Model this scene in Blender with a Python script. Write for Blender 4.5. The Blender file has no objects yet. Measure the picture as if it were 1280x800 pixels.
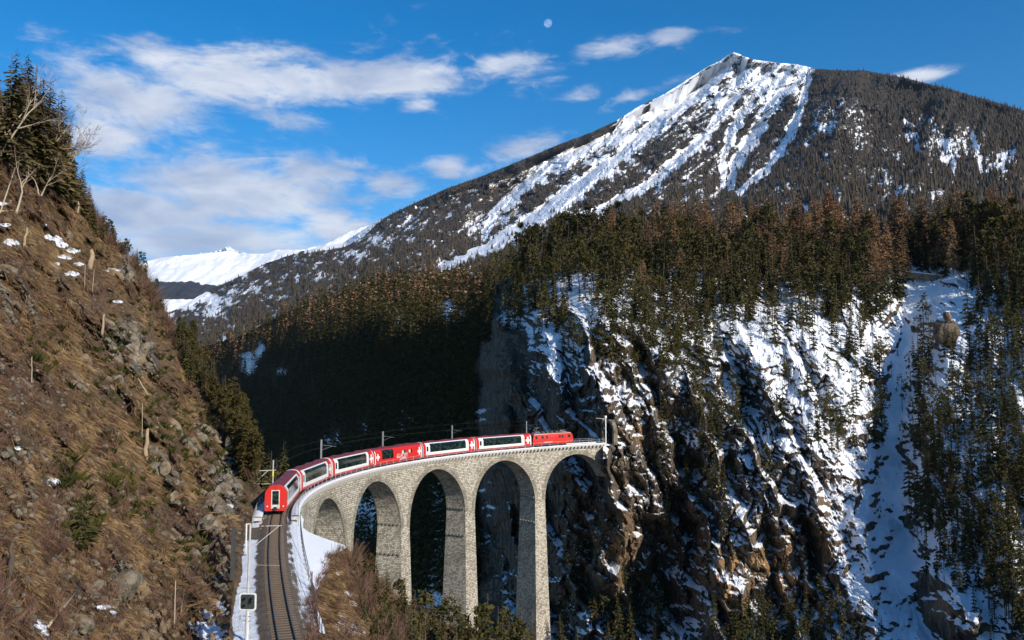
import bpy, math, random
import numpy as np
from mathutils import Vector, Matrix

random.seed(7)
rng = np.random.default_rng(7)
C = bpy.context.scene.collection
scene = bpy.context.scene

# ------------------------------------------------------------------ camera
CAM = np.array([2.758, -110.82, 14.29])
YAW, PIT, FPX = 0.23584, 0.08846, 1082.9          # focal length in pixels of a 1280 wide frame
FW = np.array([math.sin(YAW)*math.cos(PIT), math.cos(YAW)*math.cos(PIT), math.sin(PIT)])
RT = np.array([math.cos(YAW), -math.sin(YAW), 0.0])
UP = np.cross(RT, FW)
cd = bpy.data.cameras.new('camera'); cam = bpy.data.objects.new('camera', cd); C.objects.link(cam)
M = Matrix(((RT[0], UP[0], -FW[0]), (RT[1], UP[1], -FW[1]), (RT[2], UP[2], -FW[2]))).to_4x4()
M.translation = Vector(CAM); cam.matrix_world = M
cd.sensor_width = 36; cd.lens = 36*FPX/1280; cd.clip_start = 0.5; cd.clip_end = 90000
scene.camera = cam

# ------------------------------------------------------------------ light
SUN_AZ = math.radians(153.0)      # clockwise from +Y
SUN_EL = math.radians(25.0)
world = bpy.data.worlds.new('World'); scene.world = world; world.use_nodes = True
SKY_STRENGTH = 0.135
SUN_STRENGTH = 5.0
scene.view_settings.view_transform = 'Standard'; scene.view_settings.look = 'None'
scene.view_settings.exposure = 0.18; scene.view_settings.gamma = 1.0
sl = bpy.data.lights.new('sun', 'SUN'); sl.energy = SUN_STRENGTH; sl.angle = math.radians(0.53); sl.color = (1.0, 0.91, 0.78)
so = bpy.data.objects.new('sun', sl); C.objects.link(so)
SV = Vector((math.sin(SUN_AZ)*math.cos(SUN_EL), math.cos(SUN_AZ)*math.cos(SUN_EL), math.sin(SUN_EL)))
so.rotation_euler = SV.to_track_quat('Z', 'Y').to_euler()

def pixdir(px, py):
    """world direction of a point of the view, used to lay out far terrain and the clouds"""
    d = FW + RT*(px-640)/FPX + UP*(400-py)/FPX
    return d

def U(px, py, d):
    px = np.asarray(px, float); py = np.asarray(py, float); d = np.asarray(d, float)
    return CAM + d[..., None]*(FW + ((px-640)/FPX)[..., None]*RT + ((400-py)/FPX)[..., None]*UP)

def Dz(px, py, z):
    """distance ahead at which the line of sight reaches height z"""
    v = FW + RT*(px-640)/FPX + UP*(400-py)/FPX
    return (z-CAM[2])/v[2]

def proj(P):
    q = np.asarray(P)-CAM
    d = q@FW
    return 640+FPX*(q@RT)/d, 400-FPX*(q@UP)/d, d

# ------------------------------------------------------------------ node helpers
class NT:
    def __init__(s, tree): s.t = tree; s.n = tree.nodes; s.l = tree.links
    def new(s, typ, **kw):
        n = s.n.new(typ)
        for k, v in kw.items(): setattr(n, k, v)
        return n
    def put(s, sock, v):
        if isinstance(v, bpy.types.NodeSocket): s.l.new(v, sock)
        elif v is not None: sock.default_value = v
    def math(s, op, a, b=None, c=None, clamp=False):
        n = s.new('ShaderNodeMath', operation=op, use_clamp=clamp)
        s.put(n.inputs[0], a)
        if b is not None: s.put(n.inputs[1], b)
        if c is not None: s.put(n.inputs[2], c)
        return n.outputs[0]
    def noise(s, vec, scale, detail=4, rough=.55, dist=0, out='Fac'):
        n = s.new('ShaderNodeTexNoise'); s.put(n.inputs['Vector'], vec); n.inputs['Scale'].default_value = scale
        n.inputs['Detail'].default_value = detail; n.inputs['Roughness'].default_value = rough; n.inputs['Distortion'].default_value = dist
        return n.outputs[out]
    def mix(s, f, a, b, blend='MIX'):
        n = s.new('ShaderNodeMix', data_type='RGBA', blend_type=blend)
        s.put(n.inputs[0], f); s.put(n.inputs[6], a if isinstance(a, bpy.types.NodeSocket) else (*a, 1)); s.put(n.inputs[7], b if isinstance(b, bpy.types.NodeSocket) else (*b, 1))
        return n.outputs[2]
    def ramp(s, f, a, b):
        n = s.new('ShaderNodeMapRange', interpolation_type='SMOOTHSTEP'); s.put(n.inputs[0], f)
        n.inputs[1].default_value = a; n.inputs[2].default_value = b
        return n.outputs[0]
    def attr(s, name, out='Fac'):
        return s.new('ShaderNodeAttribute', attribute_name=name).outputs[out]
    def mapping(s, vec, scale=(1, 1, 1), rot=(0, 0, 0)):
        n = s.new('ShaderNodeMapping'); s.put(n.inputs[0], vec); n.inputs['Scale'].default_value = scale; n.inputs['Rotation'].default_value = rot
        return n.outputs[0]
    def bump(s, h, strength=.5, dist=.1, normal=None):
        n = s.new('ShaderNodeBump'); s.put(n.inputs['Height'], h); n.inputs['Strength'].default_value = strength; n.inputs['Distance'].default_value = dist
        if normal is not None: s.put(n.inputs['Normal'], normal)
        return n.outputs[0]

def material(name, build=None, col=(.5, .5, .5), rough=.8, spec=.3, metal=0):
    m = bpy.data.materials.new(name); m.use_nodes = True
    nt = NT(m.node_tree); b = m.node_tree.nodes['Principled BSDF']
    b.inputs['Base Color'].default_value = (*col, 1); b.inputs['Roughness'].default_value = rough
    b.inputs['Specular IOR Level'].default_value = spec; b.inputs['Metallic'].default_value = metal
    if build: build(nt, b)
    return m

def simple(name, col, rough=.6, spec=.4, metal=0, var=.15, scale=3.0, bump=0):
    """painted or plain surface: one colour with soft wear"""
    def bld(nt, b):
        pos = nt.new('ShaderNodeTexCoord').outputs['Object']
        n = nt.noise(pos, scale, 5)
        c = nt.mix(n, tuple(x*(1-var) for x in col), tuple(min(1, x*(1+var)) for x in col))
        nt.put(b.inputs['Base Color'], c)
        if bump: nt.put(b.inputs['Normal'], nt.bump(nt.noise(pos, scale*4, 5), bump, .05))
    return material(name, bld, col, rough, spec, metal)

# ------------------------------------------------------------------ object helpers
def link(name, me, parent=None, mats=()):
    o = bpy.data.objects.new(name, me); C.objects.link(o)
    for m in mats if isinstance(mats, (list, tuple)) else [mats]:
        if m and m.name not in [x.name for x in me.materials if x]: me.materials.append(m)
    if parent: o.parent = parent
    return o

def tag(o, label=None, cat=None, group=None, kind=None):
    if label: o['label'] = label
    if cat: o['category'] = cat
    if group: o['group'] = group
    if kind: o['kind'] = kind
    return o

def empty(name, loc=(0, 0, 0), rz=0):
    o = bpy.data.objects.new(name, None); C.objects.link(o); o.location = loc; o.rotation_euler = (0, 0, rz); o.empty_display_size = .5
    return o

def npmesh(name, verts, faces, smooth=False, attrs=None, matidx=None):
    """faces: (n,3) or (n,4) int array, or a list of such arrays"""
    verts = np.asarray(verts, dtype=np.float32)
    fl = faces if isinstance(faces, list) else [faces]
    fl = [np.asarray(f, dtype=np.int32) for f in fl if len(f)]
    me = bpy.data.meshes.new(name)
    me.vertices.add(len(verts)); me.vertices.foreach_set('co', verts.ravel())
    loops = np.concatenate([f.ravel() for f in fl]); tot = np.concatenate([np.full(len(f), f.shape[1], np.int32) for f in fl])
    start = np.concatenate([[0], np.cumsum(tot)[:-1]]).astype(np.int32)
    me.loops.add(len(loops)); me.loops.foreach_set('vertex_index', loops)
    me.polygons.add(len(tot)); me.polygons.foreach_set('loop_start', start)
    try: me.polygons.foreach_set('loop_total', tot)
    except Exception: pass
    if matidx is not None: me.polygons.foreach_set('material_index', np.asarray(matidx, np.int32))
    me.update(calc_edges=True)
    me.polygons.foreach_set('use_smooth', np.full(len(tot), bool(smooth)))
    for k, v in (attrs or {}).items():
        a = me.attributes.new(k, 'FLOAT', 'POINT'); a.data.foreach_set('value', np.asarray(v, np.float32).ravel())
    return me

class MB:
    """collects boxes, bars, tubes, plates for one mesh"""
    def __init__(s): s.v = []; s.f = []; s.m = []
    def add(s, vs, fs, mi=0):
        b = len(s.v); s.v += [tuple(map(float, v)) for v in vs]; s.f += [[i+b for i in f] for f in fs]; s.m += [mi]*len(fs); return s
    def box(s, x0, x1, y0, y1, z0, z1, mi=0):
        return s.add([(x0, y0, z0), (x1, y0, z0), (x1, y1, z0), (x0, y1, z0), (x0, y0, z1), (x1, y0, z1), (x1, y1, z1), (x0, y1, z1)],
                     [(0, 3, 2, 1), (4, 5, 6, 7), (0, 1, 5, 4), (1, 2, 6, 5), (2, 3, 7, 6), (3, 0, 4, 7)], mi)
    def cbox(s, x0, x1, y0, y1, z0, z1, c=.03, mi=0):
        """box with chamfered vertical and top edges"""
        b = [(x0+c, y0), (x1-c, y0), (x1, y0+c), (x1, y1-c), (x1-c, y1), (x0+c, y1), (x0, y1-c), (x0, y0+c)]
        t = [(x0+2*c, y0+c), (x1-2*c, y0+c), (x1-c, y0+2*c), (x1-c, y1-2*c), (x1-2*c, y1-c), (x0+2*c, y1-c), (x0+c, y1-2*c), (x0+c, y0+2*c)]
        vs = [(x, y, z0) for x, y in b]+[(x, y, z1-c) for x, y in b]+[(x, y, z1) for x, y in t]
        fs = [tuple(range(7, -1, -1)), tuple(range(16, 24))]
        for k in range(8):
            j = (k+1) % 8; fs += [(k, j, 8+j, 8+k), (8+k, 8+j, 16+j, 16+k)]
        return s.add(vs, fs, mi)
    def tube(s, pts, r, n=6, mi=0, cap=True):
        pts = [np.asarray(p, float) for p in pts]; rs = r if isinstance(r, (list, tuple)) else [r]*len(pts)
        base = []
        for i, p in enumerate(pts):
            t = pts[min(i+1, len(pts)-1)]-pts[max(i-1, 0)]; t = t/(np.linalg.norm(t)+1e-9)
            a = np.cross(t, (0, 0, 1) if abs(t[2]) < .9 else (1, 0, 0)); a /= np.linalg.norm(a); b = np.cross(t, a)
            base += [p+rs[i]*(math.cos(2*math.pi*k/n)*a+math.sin(2*math.pi*k/n)*b) for k in range(n)]
        fs = []
        for i in range(len(pts)-1):
            for k in range(n): fs.append((i*n+k, i*n+(k+1) % n, (i+1)*n+(k+1) % n, (i+1)*n+k))
        if cap: fs += [tuple(range(n-1, -1, -1)), tuple((len(pts)-1)*n+k for k in range(n))]
        return s.add(base, fs, mi)
    def prism(s, poly, y0, y1, mi=0, axis='y'):
        n = len(poly); f = (lambda a, c, y: (a, y, c)) if axis == 'y' else ((lambda a, c, y: (y, a, c)) if axis == 'x' else (lambda a, c, y: (a, c, y)))
        vs = [f(a, c, y0) for a, c in poly]+[f(a, c, y1) for a, c in poly]
        fs = [tuple(range(n)), tuple(range(2*n-1, n-1, -1))]+[(k, n+k, n+(k+1) % n, (k+1) % n) for k in range(n)]
        return s.add(vs, fs, mi)
    def mesh(s, name, smooth=False):
        me = bpy.data.meshes.new(name); me.from_pydata(s.v, [], s.f); me.update()
        me.polygons.foreach_set('material_index', s.m)
        import bmesh
        bm = bmesh.new(); bm.from_mesh(me); bmesh.ops.recalc_face_normals(bm, faces=bm.faces); bm.to_mesh(me); bm.free()
        if smooth: me.polygons.foreach_set('use_smooth', [True]*len(me.polygons))
        return me
    def build(s, name, mats, parent=None, smooth=False):
        return link(name, s.mesh(name, smooth), parent, mats)

def copy_tree(o, parent=None):
    c = o.copy(); C.objects.link(c); c.parent = parent
    for ch in list(o.children): copy_tree(ch, c)
    return c

# ------------------------------------------------------------------ noise
def _h(ix, iy, seed):
    h = (ix.astype(np.int64)*374761393 + iy.astype(np.int64)*668265263 + seed*1442695041) & 0x7fffffff
    h = ((h ^ (h >> 13))*1274126177) & 0x7fffffff
    return (h ^ (h >> 16)) & 0xffff
def perlin(x, y, seed=0):
    x0 = np.floor(x); y0 = np.floor(y); fx = x-x0; fy = y-y0
    u = fx*fx*fx*(fx*(fx*6-15)+10); v = fy*fy*fy*(fy*(fy*6-15)+10)
    def g(dx, dy):
        a = _h(x0+dx, y0+dy, seed)*(2*math.pi/65536)
        return np.cos(a)*(fx-dx)+np.sin(a)*(fy-dy)
    a = g(0, 0); b = g(1, 0); c = g(0, 1); d = g(1, 1)
    return ((a*(1-u)+b*u)*(1-v)+(c*(1-u)+d*u)*v)*1.5
def fbm(x, y, oct=4, seed=0, gain=.5, lac=2.03):
    s = 0; a = 1; t = 0
    for i in range(oct):
        s = s+a*perlin(x, y, seed+i*17); t += a; x = x*lac+13.7; y = y*lac-7.1; a *= gain
    return s/t
def ridged(x, y, oct=4, seed=0, gain=.5, lac=2.07):
    s = 0; a = 1; t = 0
    for i in range(oct):
        s = s+a*(1-2*np.abs(perlin(x, y, seed+i*17))); t += a; x = x*lac+3.7; y = y*lac-9.1; a *= gain
    return s/t
def sstep(a, b, x):
    t = np.clip((x-a)/(b-a), 0, 1); return t*t*(3-2*t)

def facets(x, y, seed=0):
    """broken rock: every cell is a small tilted plane with its own set-back"""
    xi = np.floor(x); yi = np.floor(y); best = np.full(x.shape, 9.0); out = np.zeros(x.shape)
    for dx in (-1, 0, 1):
        for dy in (-1, 0, 1):
            cx = xi+dx; cy = yi+dy; h1 = _h(cx, cy, seed)/65536.0; h2 = _h(cx, cy, seed+101)/65536.0; h3 = _h(cx, cy, seed+202)/65536.0; h4 = _h(cx, cy, seed+303)/65536.0; h5 = _h(cx, cy, seed+404)/65536.0
            ux = x-cx-h1; uy = y-cy-h2; d = np.maximum(np.abs(ux+.3*uy), np.abs(uy-.2*ux))+.3*np.hypot(ux, uy)
            m = d < best; best = np.where(m, d, best); out = np.where(m, (h3-.5)*.8+(h4-.5)*2.2*ux+(h5-.5)*1.6*uy, out)
    return out

class RBF:
    """smooth interpolation of log distance through control points (px, py, d)"""
    def __init__(s, pts):
        p = np.array(pts, float); s.c = p[:, :2]/100; n = len(p)
        r = np.linalg.norm(s.c[:, None]-s.c[None], axis=2)
        K = s.k(r)+np.eye(n)*1e-4; P = np.c_[np.ones(n), s.c]
        A = np.zeros((n+3, n+3)); A[:n, :n] = K; A[:n, n:] = P; A[n:, :n] = P.T
        s.w = np.linalg.solve(A, np.r_[np.log(p[:, 2]), 0, 0, 0])
    def k(s, r): return r                      # biharmonic: no overshoot to speak of
    def __call__(s, x, y):
        x = np.asarray(x, float)/100; y = np.asarray(y, float)/100; sh = x.shape; x = x.ravel(); y = y.ravel(); out = np.zeros(len(x)); n = len(s.c)
        for i in range(n): out += s.w[i]*np.hypot(x-s.c[i, 0], y-s.c[i, 1])
        out += s.w[n]+s.w[n+1]*x+s.w[n+2]*y
        return np.exp(out).reshape(sh)

def polydist(x, y, line):
    """signed distance (positive to the right/below of the line's direction) and parameter 0..1 along it"""
    best = np.full(x.shape, 1e9); sgn = np.ones(x.shape); par = np.zeros(x.shape)
    L = [math.dist(line[i], line[i+1]) for i in range(len(line)-1)]; T = sum(L); acc = 0
    for i in range(len(line)-1):
        (ax, ay), (bx, by) = line[i], line[i+1]; dx = bx-ax; dy = by-ay
        t = np.clip(((x-ax)*dx+(y-ay)*dy)/(dx*dx+dy*dy), 0, 1)
        q = np.hypot(x-ax-t*dx, y-ay-t*dy); m = q < best
        best = np.where(m, q, best); par = np.where(m, (acc+t*L[i])/T, par)
        sgn = np.where(m, np.sign((y-ay)*dx-(x-ax)*dy), sgn); acc += L[i]
    return best*sgn, par
def interp(pts):
    a = np.array(pts, float)
    return lambda x: np.interp(x, a[:, 0], a[:, 1])

def gridfaces(nr, nc):
    i = np.arange(nr*nc, dtype=np.int32).reshape(nr, nc)
    return np.stack([i[:-1, :-1], i[1:, :-1], i[1:, 1:], i[:-1, 1:]], -1).reshape(-1, 4)
def gridnormals(P):
    a = np.gradient(P, axis=1); b = np.gradient(P, axis=0); n = np.cross(a, b); n /= np.linalg.norm(n, axis=2, keepdims=True)+1e-12
    v = (P-CAM); s = np.sign((n*v).sum(2, keepdims=True)); return -n*s
# ------------------------------------------------------------------ sky: daylight plus drifting clouds
def build_world():
    nt = NT(world.node_tree); bg = nt.n['Background']
    sky = nt.new('ShaderNodeTexSky', sky_type='NISHITA'); sky.sun_disc = False
    sky.sun_elevation = SUN_EL; sky.sun_rotation = SUN_AZ; sky.altitude = 1200; sky.air_density = 1.0; sky.dust_density = 0.2; sky.ozone_density = 2.5
    hs = nt.new('ShaderNodeHueSaturation'); hs.inputs['Saturation'].default_value = 1.44; hs.inputs['Value'].default_value = 1.0
    nt.put(hs.inputs['Color'], sky.outputs[0])
    vec = nt.new('ShaderNodeTexCoord').outputs['Generated']
    nrm = nt.new('ShaderNodeVectorMath', operation='NORMALIZE'); nt.put(nrm.inputs[0], vec)
    sep = nt.new('ShaderNodeSeparateXYZ'); nt.put(sep.inputs[0], nrm.outputs[0])
    x, y, z = sep.outputs
    az = nt.math('SUBTRACT', nt.math('ARCTAN2', x, y), YAW)
    el = nt.math('ARCSINE', z)
    def ang(px, py):
        d = pixdir(px, py); d = d/np.linalg.norm(d); return math.atan2(d[0], d[1])-YAW, math.asin(d[2])
    blobs = [(200, 70, 60, 26, 0, .75), (300, 95, 125, 36, -.05, 1), (170, 125, 95, 40, .1, 1), (470, 100, 150, 26, -.08, 1), (130, 175, 45, 26, 0, 1), (345, 145, 80, 18, 0, .55),
             (640, 80, 70, 15, -.1, .8), (755, 62, 55, 14, -.12, .75), (838, 45, 30, 11, 0, .8), (525, 131, 34, 9, 0, .8), (330, 60, 100, 10, .2, .45), (180, 193, 40, 7, 0, .7),
             (290, 240, 150, 36, .02, 1.1), (180, 270, 90, 50, 0, 1), (390, 225, 60, 30, 0, .9), (250, 300, 160, 30, 0, 1), (420, 280, 70, 30, .3, .9), (490, 232, 45, 15, .1, .75), (430, 205, 40, 9, 0, .6),
             (655, 185, 50, 14, -.2, .8), (560, 210, 30, 14, 0, .8), (800, 118, 60, 9, -.25, .6), (730, 120, 35, 10, -.1, .4), (920, 37, 34, 8, .1, .45), (1140, 94, 48, 9, .02, .85), (600, 215, 60, 16, -.1, .5)]
    tot = None
    for px, py, rx, ry, tilt, w in blobs:
        a0, e0 = ang(px, py); rx /= FPX; ry /= FPX
        da = nt.math('SUBTRACT', az, a0); de = nt.math('SUBTRACT', el, e0)
        c, s_ = math.cos(tilt), math.sin(tilt)
        u = nt.math('MULTIPLY_ADD', da, c/rx, nt.math('MULTIPLY', de, -s_/rx))
        v = nt.math('MULTIPLY_ADD', da, s_/ry, nt.math('MULTIPLY', de, c/ry))
        r2 = nt.math('ADD', nt.math('MULTIPLY', u, u), nt.math('MULTIPLY', v, v))
        g = nt.math('MULTIPLY', nt.math('EXPONENT', nt.math('MULTIPLY', r2, -.8)), w)
        tot = g if tot is None else nt.math('MAXIMUM', tot, g)
    # the rest of the sky carries the same scattered cloud
    comb = nt.new('ShaderNodeCombineXYZ'); nt.put(comb.inputs[0], az); nt.put(comb.inputs[1], nt.math('MULTIPLY', el, 2.6)); nt.put(comb.inputs[2], nt.math('MULTIPLY', az, .0))
    cv = comb.outputs[0]
    away = nt.ramp(nt.math('ABSOLUTE', az), .62, .9)
    gen = nt.math('MULTIPLY', nt.ramp(nt.noise(cv, 2.6, 3), .5, .72), nt.math('MULTIPLY', away, .9))
    tot = nt.math('MAXIMUM', tot, gen)
    n1 = nt.noise(cv, 9, 7, .62, .9); n2 = nt.noise(cv, 30, 7, .68, .3)
    n = nt.math('ADD', nt.math('MULTIPLY', n1, .64), nt.math('MULTIPLY', n2, .36))
    fac = nt.ramp(nt.math('ADD', tot, nt.math('MULTIPLY', nt.math('SUBTRACT', n, .5), 2.3)), .20, .92)
    fac = nt.math('MULTIPLY', fac, .93)
    shade = nt.ramp(nt.noise(cv, 7, 5, .55, .4), .32, .68)
    k = 1/SKY_STRENGTH
    cc = nt.mix(shade, (.36*k, .44*k, .62*k), (.76*k, .79*k, .86*k))
    out = nt.mix(fac, hs.outputs[0], cc)
    nt.put(bg.inputs[0], out); bg.inputs[1].default_value = SKY_STRENGTH
build_world()

def build_moon():
    D = 40000.0
    import bmesh
    bm = bmesh.new(); bmesh.ops.create_uvsphere(bm, u_segments=48, v_segments=24, radius=5.2/FPX*D)
    me = bpy.data.meshes.new('moon'); bm.to_mesh(me); bm.free(); me.polygons.foreach_set('use_smooth', [True]*len(me.polygons))
    m = bpy.data.materials.new('moon_surface'); m.use_nodes = True; nt = NT(m.node_tree); nt.n.clear()
    # by day the sky's own light lies over the moon, so its unlit side shows blue
    t = nt.new('ShaderNodeBsdfTransparent'); d = nt.new('ShaderNodeBsdfDiffuse'); a = nt.new('ShaderNodeAddShader'); o = nt.new('ShaderNodeOutputMaterial')
    pos = nt.new('ShaderNodeTexCoord').outputs['Object']
    n = nt.ramp(nt.noise(pos, .012, 3), .4, .62)
    nt.put(d.inputs[0], nt.mix(n, (.16, .16, .17), (.05, .05, .06)))
    nt.l.new(t.outputs[0], a.inputs[0]); nt.l.new(d.outputs[0], a.inputs[1]); nt.l.new(a.outputs[0], o.inputs[0])
    ob = link('moon', me, None, m); ob.location = tuple(U(685, 29, D))
    tag(ob, 'pale gibbous moon alone in the blue sky left of the snowy summit', 'moon')
build_moon()
# ------------------------------------------------------------------ ground materials
def terrain_mat(name, scale, rock=((.045, .037, .029), (.215, .165, .115)), floor=((.03, .026, .017), (.07, .055, .032)), warm=(.42, .25, .11),
                amp=.5, bump=.6, bdist=.5, snowcol=((.74, .77, .82), (.86, .87, .90)), stretch=.28):
    def bld(nt, b):
        pos = nt.new('ShaderNodeNewGeometry').outputs['Position']
        n1 = nt.noise(pos, scale*.35, 6, .62); n2 = nt.noise(pos, scale*1.6, 7, .65); n3 = nt.noise(pos, scale*6, 4, .6)
        st = nt.noise(nt.mapping(pos, (1, 1, stretch)), scale*1.1, 6, .6, .6)
        vo = nt.new('ShaderNodeTexVoronoi', feature='F1', distance='CHEBYCHEV'); vo.inputs['Scale'].default_value = scale*1.9; nt.put(vo.inputs['Vector'], nt.mix(.6, nt.mapping(pos, (1, 1, .55), (.3, .2, .1)), nt.noise(pos, scale*1.2, 4, out='Color'), 'ADD'))
        vd = vo.outputs['Distance']; vc = vo.outputs['Color']
        rk = nt.mix(nt.ramp(nt.math('ADD', nt.math('MULTIPLY', st, .7), nt.math('MULTIPLY', vc, .3)), .32, .70), *rock)
        rk = nt.mix(nt.math('MULTIPLY', nt.ramp(vd, .45, .75), .75), rk, (.022, .019, .016))
        rk = nt.mix(nt.math('MULTIPLY', nt.attr('warm'), nt.ramp(n1, .3, .6)), rk, warm)
        rk = nt.mix(nt.math('MULTIPLY', nt.ramp(n3, .5, .8), .5), rk, (.035, .03, .026))
        fl = nt.mix(nt.ramp(n2, .35, .7), *floor)
        base = nt.mix(nt.ramp(nt.math('ADD', nt.attr('green'), nt.math('MULTIPLY', nt.math('SUBTRACT', n2, .5), .8)), .42, .58), rk, fl)
        mixn = nt.math('ADD', nt.math('MULTIPLY', n2, .6), nt.math('MULTIPLY', n3, .4))
        sf = nt.ramp(nt.math('ADD', nt.attr('snow'), nt.math('MULTIPLY', nt.math('SUBTRACT', mixn, .5), amp*2)), .45, .56)
        sc = nt.mix(nt.ramp(n1, .3, .7), *snowcol)
        nt.put(b.inputs['Base Color'], nt.mix(sf, base, sc))
        nt.put(b.inputs['Roughness'], nt.math('SUBTRACT', .95, nt.math('MULTIPLY', sf, .35)))
        h = nt.math('ADD', nt.math('MULTIPLY', nt.math('SUBTRACT', nt.math('ADD', st, vc), vd), nt.math('SUBTRACT', 1.1, sf)), nt.math('ADD', nt.math('MULTIPLY', n3, .25), nt.math('MULTIPLY', sf, .25)))
        nt.put(b.inputs['Normal'], nt.bump(h, bump, bdist))
    return material(name, bld, rough=.9, spec=.2)

M_valley = terrain_mat('valley_side_rock_snow', .35, amp=.62, bump=.9, bdist=.9, stretch=.5, snowcol=((.76, .79, .84), (.90, .91, .93)))
M_mount = terrain_mat('mountain_rock_snow', .018, rock=((.045, .042, .042), (.16, .145, .13)), floor=((.022, .022, .02), (.075, .062, .048)), warm=(.34, .24, .16), amp=.55, bump=.5, bdist=12, snowcol=((.80, .82, .86), (.92, .93, .95)))
M_far = terrain_mat('far_mountain_snow', .006, floor=((.03, .035, .04), (.05, .05, .055)), amp=.16, bump=.15, bdist=20, snowcol=((.86, .88, .91), (.93, .94, .96)))

def hill_mat():
    def bld(nt, b):
        pos = nt.new('ShaderNodeNewGeometry').outputs['Position']
        n0 = nt.noise(pos, .055, 5, .6, .3); n1 = nt.noise(pos, .33, 6, .65, .4); n2 = nt.noise(pos, 1.8, 6, .7); n3 = nt.noise(pos, 7, 5, .7)
        gr = nt.mix(nt.ramp(n1, .34, .68), (.07, .042, .028), (.215, .14, .075))
        gr = nt.mix(nt.math('MULTIPLY', nt.ramp(n0, .42, .62), .7), gr, (.115, .062, .045))
        gr = nt.mix(nt.ramp(n2, .5, .74), gr, (.36, .27, .155))
        gr = nt.mix(nt.math('MULTIPLY', nt.ramp(n3, .45, .7), .65), gr, (.04, .028, .017))
        gr = nt.mix(nt.math('MULTIPLY', nt.ramp(nt.noise(pos, .22, 4, .6), .58, .7), .6), gr, (.075, .068, .02))
        vo = nt.new('ShaderNodeTexVoronoi', feature='DISTANCE_TO_EDGE'); vo.inputs['Scale'].default_value = .55
        wob = nt.mix(.5, pos, nt.noise(pos, .5, 4, .6, out='Color'), 'ADD'); nt.put(vo.inputs['Vector'], nt.mapping(wob, (1, 1, .6)))
        crack = nt.ramp(vo.outputs['Distance'], .0, .10)
        rk = nt.mix(nt.ramp(n2, .3, .7), (.085, .075, .06), (.34, .31, .25))
        rk = nt.mix(nt.math('MULTIPLY', nt.ramp(n1, .45, .65), .5), rk, (.30, .20, .11))
        rk = nt.mix(crack, (.03, .025, .02), rk)
        rf = nt.ramp(nt.math('ADD', nt.attr('rock'), nt.math('MULTIPLY', nt.math('SUBTRACT', nt.math('ADD', nt.math('MULTIPLY', n1, .5), nt.math('MULTIPLY', n2, .5)), .5), 1.3)), .44, .58)
        base = nt.mix(rf, gr, rk)
        sf = nt.ramp(nt.math('ADD', nt.attr('snow'), nt.math('MULTIPLY', nt.math('SUBTRACT', nt.math('ADD', nt.math('MULTIPLY', n2, .6), nt.math('MULTIPLY', n3, .4)), .5), .9)), .47, .54)
        nt.put(b.inputs['Base Color'], nt.mix(sf, base, (.84, .86, .90)))
        h = nt.math('ADD', nt.math('MULTIPLY', n2, .7), nt.math('ADD', nt.math('MULTIPLY', n3, .35), nt.math('MULTIPLY', nt.math('MULTIPLY', crack, rf), .3)))
        h = nt.math('MULTIPLY', h, nt.math('SUBTRACT', 1, nt.math('MULTIPLY', sf, .8)))
        nt.put(b.inputs['Normal'], nt.bump(h, .8, .4))
    return material('dry_grass_and_rock', bld, rough=.95, spec=.1)
M_hill = hill_mat()

# ------------------------------------------------------------------ far mountains
def colsheet(name, xs, ytop, ybot, nr, depth, back, drop, mats, feat, smooth=False, power=1.0):
    """terrain surface laid out column by column below its skyline and carried over and down behind it"""
    t = np.linspace(0, 1, nr)**power
    X = np.repeat(xs[None], nr, 0); Y = ytop(xs)[None]+(ybot(xs)-ytop(xs))[None]*t[:, None]
    D = depth(X, Y)
    P = U(X, Y, D)
    nb = 10; top = P[0]; hor = FW*[1, 1, 0]; hor /= np.linalg.norm(hor)
    rows = [top+hor*(back*(k/nb)) - np.array([0, 0, 1])*(drop*(k/nb)**1.3) + 0*top for k in range(nb, 0, -1)]
    Pf = np.concatenate([np.array(rows), P]); A = feat(X, Y, D, P)
    A = {k: np.concatenate([np.repeat(v[:1], nb, 0), v]) for k, v in A.items()}
    me = npmesh(name, Pf.reshape(-1, 3), gridfaces(nr+nb, len(xs)), smooth, A)
    o = link(name, me, None, mats); tag(o, kind='structure'); return o, (X, Y, D, P, A)

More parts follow.
